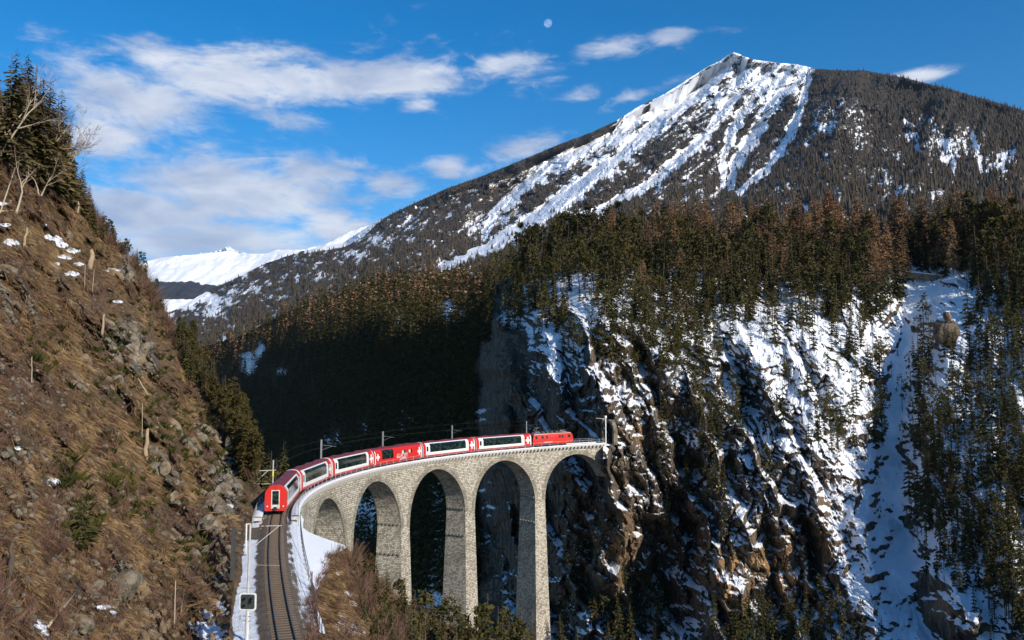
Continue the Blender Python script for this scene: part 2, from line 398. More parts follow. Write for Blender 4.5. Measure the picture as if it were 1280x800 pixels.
# distant white alp on the left
def build_far():
    yt = interp([(60, 345), (150, 338), (175, 328), (200, 322), (250, 317), (275, 315), (288, 312), (300, 317), (330, 317), (345, 312), (380, 312), (410, 303), (430, 292), (450, 284), (480, 276), (560, 262), (640, 250)])
    xs = np.arange(60, 640, 1.5)
    dep = RBF([(60, 345, 11000), (60, 420, 8000), (200, 320, 9800), (200, 355, 8300), (200, 400, 7000), (300, 315, 10000), (300, 360, 8300), (300, 410, 6800), (450, 290, 9500), (450, 400, 6800), (640, 250, 9500), (640, 420, 6500)])
    def depth(x, y): return dep(x, y)*(1+.02*fbm(x/60, y/14, 4, 5)+.012*ridged(x/25+y/18, y/30, 3, 9))
    def feat(x, y, d, P):
        edge = 352+5*fbm(x/18, x*0+1.5, 3, 3)+3*(x > 250)
        sn = 1-.9*sstep(-3, 3, y-edge)
        gul = np.exp(-((x-282-(y-370)*.4)/6)**2)*(y > 350)*(y < 376); sn = np.maximum(sn, .9*gul)
        dist, _ = polydist(x, y, [(206, 350), (225, 333), (247, 318)]); sn -= .06*np.exp(-(dist/1.5)**2)
        sn = np.where((y > 374), .75+.3*fbm(x/10, y/8, 3, 4), sn)
        sn -= .5*np.clip(fbm(x/14, y/3, 3, 77), 0, 1)*(y < yt(x)+4)*(x < 330)
        return dict(snow=sn, green=np.ones_like(sn), warm=np.zeros_like(sn))
    o, _ = colsheet('distant_mountains', xs, yt, lambda x: x*0+430, 120, depth, 3000, 1800, M_far, feat, True)
    # sharp little white summit behind it
    yt2 = interp([(250, 316), (262, 316), (276, 312), (286, 308), (291, 311), (297, 314), (310, 317), (325, 320)])
    o2, _ = colsheet('distant_mountains', np.arange(250, 326, 1.5), lambda x: yt2(x)+1.2*fbm(x/5, x*0, 3, 8), lambda x: x*0+322, 20, lambda x, y: 14000*(1+.03*ridged(x/9, y/9, 3, 1)),
                     1500, 900, M_far, lambda x, y, d, P: dict(snow=.75+.4*fbm(x/3, y/2, 3, 5), green=x*0, warm=x*0))
build_far()

# big mountain with the valley forest at its foot
GUL = [  # snow gullies: line, half width px, strength
    ([(905, 88), (872, 118), (830, 145), (800, 172), (760, 205), (715, 240), (672, 272), (620, 305), (553, 334)], 17, 1.0),
    ([(870, 112), (820, 135), (775, 160), (740, 178), (700, 200), (660, 228), (625, 262), (608, 292)], 15, .95),
    ([(930, 78), (925, 105), (905, 140), (880, 170), (845, 205), (800, 235), (738, 268)], 11, .9),
    ([(985, 95), (965, 130), (945, 165), (925, 195), (912, 232)], 13, .95),
    ([(1012, 100), (1000, 140), (982, 175), (960, 210), (925, 238)], 9, .95),
    ([(960, 92), (940, 125), (915, 160), (905, 200), (903, 232)], 11, .85),
    ([(1165, 150), (1180, 180), (1190, 215)], 10, .7), ([(1210, 160), (1222, 190), (1226, 215)], 7, .6), ([(1265, 190), (1250, 215)], 9, .65), ([(1130, 150), (1150, 190)], 9, .5),
]
YT_M = interp([(120, 420), (175, 405), (200, 396), (225, 384), (262, 362), (290, 350), (330, 330), (380, 313), (430, 303), (460, 283), (500, 262), (560, 235), (600, 221), (640, 205), (700, 180), (740, 165), (770, 151), (800, 132), (830, 118), (860, 99), (885, 83), (900, 76), (908, 70), (917, 65), (925, 68), (940, 74), (960, 77), (1000, 81), (1020, 86), (1050, 88), (1080, 88), (1130, 97), (1200, 115), (1280, 138), (1340, 160), (1420, 200)])
def build_mountain():
    dep = RBF([(120, 420, 4200), (120, 500, 2600), (225, 384, 4300), (262, 362, 5000), (330, 330, 5200), (430, 303, 4900), (500, 262, 4500), (560, 235, 4300), (640, 205, 4300), (700, 180, 4400), (800, 132, 4600), (860, 99, 4700), (917, 65, 4700), (1020, 86, 4300), (1130, 97, 3700), (1280, 138, 3000), (1420, 200, 2600),
               (215, 420, 2800), (250, 480, 1700), (300, 430, 1900), (350, 400, 2000), (400, 360, 2500), (400, 420, 1500), (450, 330, 2800), (500, 320, 2600), (520, 290, 3200), (560, 335, 2100), (600, 290, 3000), (640, 320, 1900), (650, 260, 3300), (700, 230, 3500), (720, 280, 2400), (800, 200, 3500), (850, 260, 2400),
               (900, 150, 3800), (900, 240, 2600), (960, 180, 3300), (960, 240, 2300), (1000, 290, 1500), (1060, 150, 3000), (1060, 220, 2200), (1130, 180, 2700), (1130, 260, 1500), (1220, 200, 2200), (1280, 220, 1900), (1280, 300, 1200), (900, 340, 1300), (700, 360, 1300), (600, 400, 1200), (1400, 330, 1100), (500, 440, 1100), (350, 480, 1300)])
    def depth(x, y):
        d = dep(x, y); a = np.zeros_like(d)
        for ln, w, s in GUL:
            q, t = polydist(x, y, ln); a += s*5.0*w/1000*np.exp(-(np.abs(q-w*.35)/(w*1.1)))
        v0 = [(660, 222), (600, 245), (530, 278), (470, 310), (420, 342), (330, 385), (250, 430)]
        q, t = polydist(x, y, v0); a += .06*np.exp(-np.abs(q)/38)
        for ln, w, h in (([(560, 245), (500, 285), (440, 325), (380, 352), (300, 392)], 26, .022), ([(790, 185), (730, 235), (640, 300), (560, 345)], 22, -.03), ([(1060, 110), (1040, 190), (1050, 260)], 40, -.08), ([(1150, 110), (1130, 170), (1110, 250)], 34, .06), ([(1110, 120), (1090, 180), (1080, 240)], 20, .05), ([(1240, 140), (1200, 180), (1170, 250)], 28, .06), ([(1190, 120), (1165, 180), (1140, 260)], 22, -.05)):
            q, t = polydist(x, y, ln); a += h*np.exp(-np.abs(q)/w)
        ca, sa = math.cos(.62), math.sin(.62); u = x*ca-(-y)*sa*-1; # along falls to the lower left
        along = -x*.78+y*.62; across = x*.62+y*.78
        k = sstep(1060, 980, x)
        along2 = y; across2 = x
        r = k*ridged(across/34, along/170, 5, 21, .55)+(1-k)*ridged(across2/38+y/90, along2/120, 5, 33, .55)
        rel = sstep(YT_M(x)+170, YT_M(x)+60, y); a += .062*(r-.3) + .018*fbm(x/22, y/16, 5, 41, .6) + (.016*facets(across/15, along/32, 43)+.008*facets(across/6, along/12, 47))*(.35+.65*rel)
        tp = sstep(0, 12, y-YT_M(x)); return d*(1+a*(.35+.65*tp))
    store = {}
    def feat(x, y, d, P):
        N = gridnormals(P); top = YT_M(x)
        sn = .27+.72*fbm(x/13, y/11, 5, 95, .7)-.03*sstep(980, 1060, x)
        for ln, w, s in GUL:
            q, t = polydist(x+6*fbm(x/30, y/24, 3, 62), y+5*fbm(x/26, y/22, 3, 63), ln); ww = w*(.45+.55*np.sin(np.clip(t, .08, .92)*math.pi))*.8
            ww = ww*np.clip(1+1.1*fbm(x/18, y/13, 3, 61), .15, 2)
            sn = np.maximum(sn, (.25+.85*s)*sstep(1.35, .55, np.abs(q)/ww))
        # open summit snowfields
        summ = interp([(560, 0), (600, 16), (640, 38), (700, 52), (760, 52), (800, 62), (850, 78), (917, 92), (960, 82), (1000, 55), (1018, 14), (1030, 0)])(x)
        q = (y-top)/np.maximum(summ, 1); fld = sstep(1.25, .35, q)*(summ > 1)
        speck = .30+.75*fbm((x*.62+y*.78)/9, (-x*.78+y*.62)/30, 5, 71, .65)
        sn = np.maximum(sn, fld*(.80+1.25*speck-.36)*.82)
        sn = np.where((x < 770) & (x > 520), sn*np.where(y < top+interp([(520, 6), (640, 16), (700, 12), (770, 3)])(x), sstep(0, 1, 0.0)+.15, 1), sn)   # wooded crest
        mid = np.exp(-(((x-860)/150)**2+((y-215)/60)**2)); sn = np.maximum(sn, mid*(.34+.80*fbm((x*.62+y*.78)/10, y/22, 5, 81, .65)))
        for cx, cy, rx, ry, w in ((1190, 185, 55, 34, .55), (1140, 245, 60, 22, .52), (1060, 140, 40, 20, .42), (1250, 205, 28, 20, .62), (1100, 225, 25, 22, .5), (1050, 118, 26, 22, .62), (1032, 150, 22, 34, .58), (1075, 175, 22, 30, .5), (1150, 128, 20, 4, .8), (1085, 112, 18, 4, .6), (1240, 270, 20, 10, .5),
                                  (470, 300, 34, 10, .72), (445, 318, 22, 8, .72), (515, 280, 40, 16, .5), (595, 282, 22, 20, .72), (640, 268, 26, 30, .6), (735, 268, 24, 8, .9), (400, 345, 26, 8, .6), (420, 300, 26, 4, .95), (350, 348, 14, 12, .4), (335, 355, 7, 8, .6), (305, 345, 6, 8, .6),
                                  (245, 374, 52, 8, 1.05), (228, 380, 30, 9, .95), (270, 384, 26, 6, .6), (300, 365, 26, 5, .62), (268, 390, 18, 9, .75), (318, 362, 12, 9, .6), (285, 408, 10, 4, .6), (330, 410, 14, 5, .6), (212, 392, 8, 8, .7), (348, 372, 8, 5, .6)):
            q = ((x-cx)/rx)**2+((y-cy)/ry)**2
            sn = np.maximum(sn, np.exp(-q*.9)*w*(.98+.75*fbm(x/7, y/9, 4, int(cx), .65)))
        rim = (y < YT_M(x)+interp([(360, 3), (430, 6), (455, 9), (480, 0)])(x)) & (x > 380) & (x < 480); sn = np.where(rim, .9, sn)
        fine = ridged((x*.62+y*.78)/5.5, (-x*.78+y*.62)/26, 4, 171, .7)-.42; sn = sn+.55*fine*sstep(.15, .4, sn)-.10*sstep(.4, .7, sn); sn = sn-.42*sstep(.60, .38, N[..., 2])*sstep(.3, .5, sn)*(facets((x*.62+y*.78)/9, (-x*.78+y*.62)/20, 49) > .05)*sstep(8, 22, y-top)
        warm = np.exp(-(((x-625)/40)**2+((y-235)/22)**2))*.8+np.exp(-(((x-590)/14)**2+((y-275)/14)**2))*.7
        hump = sstep(1010, 1030, x)*sstep(44, 20, y-top); sn *= 1-.8*hump
        green = np.clip(.8-1.1*sstep(.25, .6, sn), 0, 1)
        store['sn'] = sn
        return dict(snow=sn, green=green, warm=warm)
    xs = np.arange(120, 1421, 1.8)
    o, S = colsheet('snowy_mountain', xs, lambda x: YT_M(x)+.8*fbm(x/9, x*0, 3, 2), lambda x: np.maximum(YT_M(x)+90, 0*x+interp([(120, 520), (350, 520), (600, 430), (1420, 400)])(x)), 230, depth, 2500, 1700, M_mount, feat)
    return S
MOUNT = build_mountain()
# ------------------------------------------------------------------ the near valley side: dark wooded slope, cliffs, snowy gully
YT_V = interp([(150, 470), (215, 452), (240, 440), (260, 432), (300, 420), (330, 405), (365, 388), (400, 376), (440, 362), (480, 350), (560, 348), (620, 352), (650, 340), (700, 325), (760, 318), (830, 312), (900, 312), (960, 312), (1020, 316), (1080, 318), (1140, 318), (1200, 312), (1280, 305), (1340, 300), (1420, 296)])
VPTS = [(150, 470, 1250), (215, 452, 1150), (330, 405, 1060), (330, 440, 980), (400, 376, 950), (400, 418, 800), (480, 350, 860), (480, 392, 680), (560, 348, 740), (560, 388, 575), (620, 352, 600), (618, 390, 470), (650, 340, 450), (700, 325, 430), (800, 312, 410), (900, 312, 400), (1000, 316, 385), (1100, 318, 370), (1200, 312, 350), (1280, 305, 340), (1420, 296, 330),
        (150, 600, 1300), (230, 520, 1250), (330, 480, 960), (330, 560, 850), (330, 640, 740), (400, 440, 770), (400, 520, 740), (400, 600, 680), (400, 700, 560), (400, 860, 380), (480, 400, 640), (480, 480, 590), (480, 560, 540), (480, 640, 470), (480, 720, 410), (480, 860, 320),
        (560, 400, 550), (560, 470, 500), (560, 540, 450), (560, 620, 400), (560, 700, 345), (560, 860, 270), (604, 420, 460), (604, 480, 430), (604, 560, 400), (604, 660, 335),
        (622, 400, 400), (622, 460, 330), (622, 520, 306), (622, 580, 300), (640, 660, 285), (640, 760, 262), (640, 860, 230),
        (660, 380, 360), (660, 440, 295), (660, 520, 270), (700, 360, 345), (700, 400, 300), (700, 460, 262), (700, 540, 244), (700, 620, 240), (700, 700, 238), (700, 780, 236), (720, 860, 215),
        (740, 365, 318), (740, 420, 268), (745, 480, 236), (752, 540, 222), (757, 560, 219), (760, 640, 218), (770, 720, 220), (770, 790, 215), (780, 860, 190),
        (800, 370, 318), (800, 430, 272), (800, 500, 240), (800, 560, 224), (800, 640, 220), (810, 700, 226), (820, 755, 232), (850, 790, 205), (850, 860, 178),
        (870, 400, 305), (870, 460, 272), (870, 520, 246), (870, 580, 232), (870, 650, 226), (880, 720, 200), (890, 790, 190),
        (930, 390, 312), (930, 440, 276), (930, 500, 244), (930, 560, 222), (930, 620, 208), (930, 680, 198), (930, 750, 192), (965, 690, 202), (965, 750, 197), (930, 860, 165),
        (1000, 380, 318), (1000, 440, 282), (1000, 520, 244), (1000, 600, 212), (1000, 680, 207), (1000, 760, 194), (1000, 860, 155),
        (1070, 380, 322), (1070, 440, 288), (1070, 520, 252), (1070, 600, 224), (1070, 680, 200), (1070, 760, 175), (1080, 860, 150),
        (1130, 370, 330), (1130, 430, 304), (1130, 500, 276), (1130, 580, 246), (1130, 660, 214), (1130, 740, 186), (1130, 800, 165),
        (1190, 380, 312), (1190, 440, 270), (1190, 520, 228), (1190, 600, 200), (1190, 680, 180), (1190, 760, 160), (1190, 860, 140),
        (1280, 380, 285), (1280, 450, 240), (1280, 520, 208), (1280, 600, 182), (1280, 680, 162), (1280, 760, 146), (1280, 860, 130), (1420, 380, 260), (1420, 500, 190), (1420, 620, 150), (1420, 860, 112)]
_vd = RBF(VPTS)
RIBS = [  # ribs (toward the camera, negative) and gullies (positive): line, half width px, metres
    ([(700, 370), (735, 400), (745, 470), (755, 540), (752, 620)], 22, -5), ([(740, 365), (790, 410), (830, 460), (862, 520)], 20, -11), ([(775, 420), (800, 480), (812, 560), (800, 640)], 20, 10),
    ([(845, 470), (858, 540), (855, 590), (850, 640), (845, 740)], 18, 9), ([(920, 420), (960, 470), (1010, 540), (1040, 600)], 18, -8), ([(905, 450), (925, 500), (935, 560)], 16, 7),
    ([(785, 600), (780, 660), (770, 740)], 13, -7), ([(820, 640), (815, 750)], 20, 9), ([(905, 620), (900, 690), (905, 770)], 30, -5), ([(980, 640), (985, 720), (1010, 800)], 14, -8), ([(870, 640), (868, 720), (862, 790)], 14, 8), ([(958, 650), (968, 720), (985, 790)], 9, 6),
    ([(1010, 600), (1040, 680), (1080, 760), (1120, 830)], 20, -8), ([(1140, 355), (1130, 430), (1115, 520), (1112, 600), (1130, 680), (1140, 740)], 26, 11), ([(1175, 380), (1185, 440), (1160, 520), (1168, 600)], 18, -8), ([(1210, 400), (1225, 480), (1205, 560)], 14, 6),
    ([(1070, 640), (1082, 690), (1095, 730)], 12, -7), ([(1160, 690), (1190, 740), (1220, 800)], 18, -8), ([(1230, 600), (1260, 680), (1280, 760)], 18, -6), ([(622, 380), (628, 470), (632, 560), (640, 660)], 14, -10), ([(665, 420), (672, 500), (680, 580), (690, 660)], 12, 7), ([(700, 440), (712, 520), (722, 600), (735, 700)], 9, 6),
    ([(1128, 745), (1160, 790), (1200, 830)], 16, 8), ([(1010, 440), (1050, 500), (1075, 560)], 14, -5), ([(740, 620), (735, 700), (725, 780)], 9, 5), ([(1255, 360), (1262, 430), (1250, 520)], 16, 6)]
SNOWV = [(1000, 450, 90, 60, .3), (1060, 560, 50, 60, .25),   # painted snow cover: cx, cy, rx, ry, amount
    (740, 385, 26, 22, .5), (775, 410, 24, 22, .5), (805, 440, 20, 22, .4), (950, 430, 36, 40, .45), (985, 480, 40, 50, .5), (1030, 470, 50, 60, .45), (1020, 560, 40, 45, .42), (1060, 540, 40, 60, .5), (1130, 420, 34, 70, .6), (1112, 520, 30, 60, .7), (1125, 620, 34, 70, .7), (1120, 700, 30, 50, .7), (1060, 640, 34, 50, .45),
    (1075, 720, 30, 40, .3), (1180, 380, 40, 34, .5), (1185, 470, 30, 50, .25), (1245, 440, 30, 60, .35), (1270, 370, 16, 50, .5), (1220, 570, 30, 40, .4), (1205, 660, 30, 22, .5), (1230, 730, 50, 50, .5), (1265, 640, 26, 40, .35), (850, 775, 34, 22, .8), (735, 750, 26, 40, .4), (720, 680, 16, 22, .35), (960, 650, 36, 28, .35), (1060, 775, 22, 30, .6),
    (860, 550, 10, 34, .6), (870, 600, 26, 16, .3), (1010, 700, 20, 30, .2), (880, 630, 20, 10, .35), (700, 440, 22, 26, .3), (1180, 790, 40, 20, .35), (700, 770, 30, 24, .3), (1000, 590, 22, 22, .3),
    (430, 620, 14, 30, .35), (415, 555, 22, 20, .3), (455, 540, 12, 22, .25), (510, 530, 20, 20, .3), (535, 500, 6, 10, .3), (560, 390, 12, 16, .3), (575, 400, 12, 8, .4), (498, 400, 6, 10, .4), (352, 465, 14, 8, .5), (310, 455, 15, 22, .55), (325, 437, 6, 12, .5), (600, 520, 18, 20, .25), (460, 660, 30, 50, .45), (545, 640, 20, 60, .3), (610, 620, 14, 50, .35), (545, 720, 20, 40, .35)]
def valley_depth(x, y):
    d = _vd(x+7*fbm(y/26, x/60, 3, 99)*sstep(560, 600, x)*sstep(700, 650, x), y); right = sstep(612, 640, x)
    for ln, w, h in RIBS:
        q, t = polydist(x, y, ln); q = q + w*.7*fbm(x/26, y/26, 3, 5)
        d = d+h*np.exp(-(q/w)**2)*np.clip(np.minimum(t, 1-t)*8, .25, 1)
    steep = sstep(330, 235, d)*sstep(1090, 1010, x)*right           # cliff country
    wx = x+14*fbm(x/50, y/50, 3, 91); wy = y+14*fbm(x/50, y/50, 3, 92)
    dia = wx-.45*wy
    u = dia/50+.55*fbm(wx/80, wy/110, 3, 101); fr = u-np.floor(u); saw = np.where(fr < .8, fr/.8, (1-fr)/.2)
    u2 = wx/21+.18*wy/21+.7*fbm(wx/40, wy/60, 3, 103); fr2 = u2-np.floor(u2); saw2 = np.where(fr2 < .75, fr2/.75, (1-fr2)/.25)
    amp1 = .5+.8*np.clip(fbm(wx/90, wy/90, 2, 105)+.5, 0, 1); cuts = facets(dia/60, wy/90, 500)
    r1 = (.5-saw)*amp1; r2 = (.5-saw2)*(.4+1.0*np.clip(.5+fbm(wx/30, wy/30, 2, 107), 0, 1))
    r3 = .5*fbm(wx/13, wy/10, 4, 121, .6)+1.5*facets(dia/26, wy/52, 501)+1.05*facets(dia/12, wy/22, 502)+.5*facets(wx/5.5, wy/9, 503)
    led = ridged(dia/70, (wy-.35*wx)/20, 3, 131)-.4
    m = d/260
    a = (12*r1*(.35+1.0*steep)+2.6*r2*(.1+1.1*steep)+2.5*r3*(.35+.9*steep)+1.5*led*(.6+.4*steep))*right
    smooth_gully = np.exp(-((x-interp([(350, 1160), (430, 1135), (520, 1112), (620, 1122), (760, 1138)])(y))/20)**2)*sstep(345, 380, y)*sstep(770, 720, y)
    smooth_gully = np.maximum(smooth_gully, np.exp(-(((x-1130)/36)**2+((y-690)/55)**2)))
    prow = np.exp(-(((x-940)/62)**2+((y-712)/52)**2)); a = a-a*.0-12*r1*(.35+steep)*right*.75*prow
    a = a*(1-.85*smooth_gully)
    a = a*sstep(0, 25, y-YT_V(x)+8)
    a = a+5.5*cuts*m*0+0
    l = (12*(ridged(wx/70+wy/120, wy/180, 5, 141)-.35)+7*fbm(wx/16, wy/16, 4, 151))*(1-right)*.8
    # keep the rock clear of the viaduct's end
    keep = np.exp(-(((x-742)/26)**2+((y-550)/24)**2))
    return d+(a*m*1.0+l)*(1-.9*keep)+9*keep*(x < 752)
def vfeat(x, y, d, P):
    N = gridnormals(P); nz = N[..., 2]
    right = sstep(600, 660, x)
    sn = .09+.98*sstep(.24, .72, nz)*.62
    sn = sn*right+(.10+.25*sstep(.5, .9, nz))*(1-right)
    lowgrad = sstep(700, 400, y)*0
    for cx, cy, rx, ry, w in SNOWV:
        sn = sn+w*(2.1 if cx < 620 else 1)*np.exp(-(((x-cx)/rx)**2+((y-cy)/ry)**2))*(.55+.75*sstep(.2, .55, nz))*.8
    sn = sn-.9*sstep(.28, .08, nz)*right
    cl = sstep(.62, .3, np.abs((x-640)/40))*sstep(400, 430, y)*sstep(640, 590, y); sn -= .6*cl
    sn = np.where(x < 600, np.minimum(sn, .62), sn)
    sn = sn-.35*sstep(40, 0, y-YT_V(x))
    warm = np.zeros_like(x)
    for cx, cy, rx, ry, w in ((915, 725, 32, 44, 1), (985, 720, 22, 40, .9), (955, 700, 30, 30, .7), (1025, 690, 22, 50, .5), (780, 690, 14, 50, .7), (815, 740, 12, 30, .6), (800, 545, 14, 18, .5), (1170, 760, 40, 14, .3), (1030, 620, 14, 24, .4), (760, 700, 50, 60, .35)):
        warm = np.maximum(warm, w*np.exp(-(((x-cx)/rx)**2+((y-cy)/ry)**2)))
    green = .15+.55*sstep(.35, .6, nz)+.35*fbm(x/14, y/10, 4, 7)
    green = np.where(x < 600, .8, green)
    return dict(snow=sn, green=green, warm=warm)
def build_valley():
    xs = np.arange(150, 1421, 1.5)
    o, S = colsheet('valley_side', xs, YT_V, lambda x: x*0+862, 400, valley_depth, 260, 60, M_valley, vfeat)
    return S
VAL = build_valley()

# ------------------------------------------------------------------ the track's own line
KT = 1/100.0; KB = 0.00153; GR = 0.0202
def track(s, off=0.0, z=0.0):
    if s >= 0: a = s*KT; x = (1-math.cos(a))/KT; y = math.sin(a)/KT
    else: a = s*KB; x = (1-math.cos(a))/KB; y = math.sin(a)/KB
    return np.array([x+off*math.cos(a), y-off*math.sin(a), z+GR*s])
def heading(s): return s*(KT if s >= 0 else KB)
def track_s(px, off, z):
    """the place along the track whose point (off, z) is seen in column px (upper, curved half)"""
    ss = np.linspace(0, 140, 1401); u = np.array([proj(track(s, off, z))[0] for s in ss]); return float(np.interp(px, u, ss))

# ------------------------------------------------------------------ hillside left of the track
HX = interp([(-60, -60), (0, -45), (60, -25), (120, -8), (175, 8), (200, 40), (225, 78), (260, 112), (290, 132), (310, 150), (330, 172), (345, 184), (380, 200), (410, 214), (440, 236), (470, 256), (500, 276), (530, 296), (560, 308), (585, 317), (620, 322), (643, 310), (682, 300), (708, 297), (741, 291), (786, 287), (848, 283), (900, 280)])
_hd = RBF([(-160, 0, 150), (0, 180, 140), (60, 215, 150), (110, 262, 165), (135, 295, 175), (175, 332, 182), (200, 380, 180), (215, 412, 176), (256, 470, 166), (296, 530, 148), (315, 580, 130), (322, 620, 113), (308, 643, 104), (300, 682, 86), (297, 708, 76), (291, 741, 67), (287, 786, 57), (283, 848, 48), (280, 900, 43),
           (-160, 350, 95), (0, 260, 125), (0, 350, 100), (0, 430, 84), (0, 500, 70), (0, 600, 54), (0, 700, 44), (0, 800, 36), (0, 900, 31), (-160, 600, 48), (-160, 900, 27),
           (80, 300, 142), (80, 400, 110), (80, 500, 86), (80, 600, 67), (80, 700, 54), (80, 800, 44), (150, 350, 152), (150, 430, 126), (150, 520, 100), (150, 600, 82), (150, 700, 65), (150, 800, 52),
           (210, 460, 142), (210, 540, 118), (210, 620, 95), (210, 700, 77), (210, 800, 59), (260, 540, 136), (260, 620, 108), (260, 700, 82), (260, 780, 63), (240, 860, 50)])
def hill_depth(x, y):
    d = _hd(x, y); m = d/90
    ed = np.clip((HX(y)-x)/26, 0, 1)
    wx = x+16*fbm(x/60, y/60, 3, 201); wy = y+16*fbm(x/60, y/60, 3, 202)
    dia = wx-.62*wy
    a = 5.6*(ridged(dia/62, wy/150, 4, 211, .55)-.35)+2.6*fbm(dia/20, wy/44, 4, 221, .6)+.75*fbm(wx/7, wy/7, 4, 231, .62)
    rk = hill_rock(x, y); a += rk*(1.2*(ridged(dia/12, wy/34, 4, 241, .6)-.4)+1.7*facets(dia/15, wy/30, 511)+.9*facets(dia/6, wy/11, 512))+.7*facets(dia/24, wy/46, 513)+.3*facets(dia/9, wy/16, 514)
    # a dark cleft running down from the crags to the foot
    for ln, w, h in (([(110, 430), (165, 520), (190, 590), (215, 640)], 12, 3.0), ([(235, 560), (250, 640), (262, 720), (290, 790)], 9, 2.2), ([(150, 640), (190, 720), (240, 800)], 8, 1.6), ([(60, 560), (120, 640), (170, 700)], 10, -1.5)):
        q, t = polydist(x, y, ln); a += h*np.exp(-(q/w)**2)
    return d+a*m*(.25+.75*ed)
def hill_rock(x, y):
    r = np.zeros_like(x)
    for cx, cy, rx, ry, w in ((155, 420, 42, 34, .8), (180, 450, 28, 32, .8), (150, 480, 50, 30, .45), (285, 600, 26, 60, .9), (262, 660, 26, 50, .7), (275, 720, 18, 50, .7), (230, 620, 24, 40, .35), (158, 725, 22, 28, 1.0), (30, 560, 34, 26, .5), (20, 490, 18, 34, .5), (75, 650, 20, 26, .6), (190, 790, 24, 26, .7), (125, 740, 30, 24, .5), (210, 560, 20, 40, .4), (100, 470, 26, 30, .4), (120, 380, 40, 30, .3)):
        r = np.maximum(r, w*np.exp(-(((x-cx)/rx)**2+((y-cy)/ry)**2)))
    st = fbm((x-.62*y)/30, (y+.3*x)/85, 4, 251, .6); return np.maximum(r, .85*sstep(.13, .42, st)*sstep(250, 330, y+.3*x))
HSNOW = [(14, 303, 8, 4), (66, 296, 8, 4), (77, 305, 6, 5), (70, 300, 5, 2), (92, 313, 7, 3), (81, 321, 8, 2.5), (90, 342, 8, 2.5), (141, 338, 9, 2), (147, 377, 6, 1.5), (64, 602, 10, 4.5), (59, 575, 4, 2.5), (280, 634, 11, 5), (272, 630, 5, 6), (52, 786, 6, 9), (130, 759, 9, 2.5), (142, 765, 4, 2), (262, 789, 16, 10), (237, 781, 4, 2), (2, 254, 8, 2), (6, 281, 6, 2), (55, 281, 4, 2), (258, 768, 6, 5), (22, 560, 4, 2), (205, 600, 4, 2), (120, 600, 4, 2), (70, 330, 6, 1.5), (100, 330, 6, 2)]
def build_hill():
    ys = np.concatenate([np.arange(-60, 300, 2.4), np.arange(300, 905, 1.7)]); nr = len(ys); nc = 250
    t = np.linspace(0, 1, nc); x1 = HX(ys)+1.5*fbm(ys/9, ys*0, 3, 55)*(ys < 600)
    X = -170+(x1[:, None]+170)*t[None]; Y = np.repeat(ys[:, None], nc, 1)
    D = hill_depth(X, Y); P = U(X, Y, D)
    sn = np.full(X.shape, -.2)
    for cx, cy, rx, ry in HSNOW: sn = np.maximum(sn, (1.15+1.3*fbm(X/5, Y/3.5, 3, 71))*np.exp(-.6*(((X-cx-.5*(Y-cy))/rx)**2+((Y-cy)/ry)**2)))
    rk = hill_rock(X, Y); N = gridnormals(P); rk = rk*.85+.30*sstep(.50, .2, N[..., 2])
    # the foot of the slope below the line keeps snow
    nb = 9; rows = []
    hor = FW*[1, 1, 0]; hor /= np.linalg.norm(hor)
    back = np.where(ys < 600, 70.0, 0.0)[:, None]; side = np.where(ys < 600, -55.0, 1.6)[:, None]; dn = np.where(ys < 600, 6.0, 1.5)[:, None]
    E = []
    for k in range(1, nb+1):
        f = k/nb; E.append(P[:, -1]+hor*back*f+RT*side*f**1.5-np.array([0, 0, 1])*dn*f)
    E = np.stack(E, 1); Pf = np.concatenate([P, E], 1)
    ex = lambda a: np.concatenate([a, np.repeat(a[:, -1:], nb, 1)], 1)
    me = npmesh('hillside', Pf.reshape(-1, 3), gridfaces(nr, nc+nb), False, dict(snow=ex(sn), rock=ex(rk)))
    o = link('hillside', me, None, M_hill); tag(o, kind='structure')
    return X, Y, D, P
HILL = build_hill()

# ------------------------------------------------------------------ slope right of the track that drops to the gorge
GT = interp([(355, 646), (362, 648), (371, 652), (384, 664), (400, 671), (415, 676), (430, 681), (445, 696), (462, 712), (480, 732), (500, 748), (520, 762), (560, 780), (600, 793), (640, 806), (700, 820), (800, 836)])
_gs = lambda s, off, z: (lambda q: (q[0], q[1], q[2]))(proj(track(s, off, z)))
GPTS = [_gs(s, 1.9, -.55) for s in (-66, -58, -50, -42, -34, -26, -18, -10, -2)]+[_gs(s, 2.6, -.62) for s in (-66, -58, -50, -42, -34, -26, -18, -10)]+[_gs(s, -1.5, -.55) for s in (-60, -40, -20, -5)]+[
        (384, 664, 114), (400, 672, 114), (430, 682, 120), (411, 702, 94), (396, 742, 70), (405, 800, 55), (400, 860, 46), (445, 696, 132), (440, 740, 100), (440, 790, 74), (450, 860, 55), (480, 734, 134), (480, 790, 92), (480, 860, 66), (520, 764, 146), (520, 810, 108), (520, 880, 76), (560, 784, 160), (560, 830, 122), (600, 796, 180), (600, 850, 128), (640, 810, 192), (700, 824, 205), (700, 880, 150), (800, 840, 205), (800, 900, 160)]
_gd = RBF(GPTS)
def gorge_depth(x, y):
    d = _gd(x, y); a = .9*fbm(x/30, y/22, 4, 301)+.5*fbm(x/7, y/6, 4, 311, .6)
    away = sstep(392, 440, x+(y-700)*-.05)
    return d+a*d/90*away+(.35*fbm(x/22, y/10, 4, 321, .6)+.08*fbm(x/4, y/2.5, 3, 322))*(1-away)*d/80
def snow_edge(y): return interp([(640, 400), (664, 408), (676, 428), (684, 436), (695, 412), (704, 410), (712, 409), (722, 403), (735, 399), (745, 392), (760, 388), (800, 389), (900, 392)])(y)
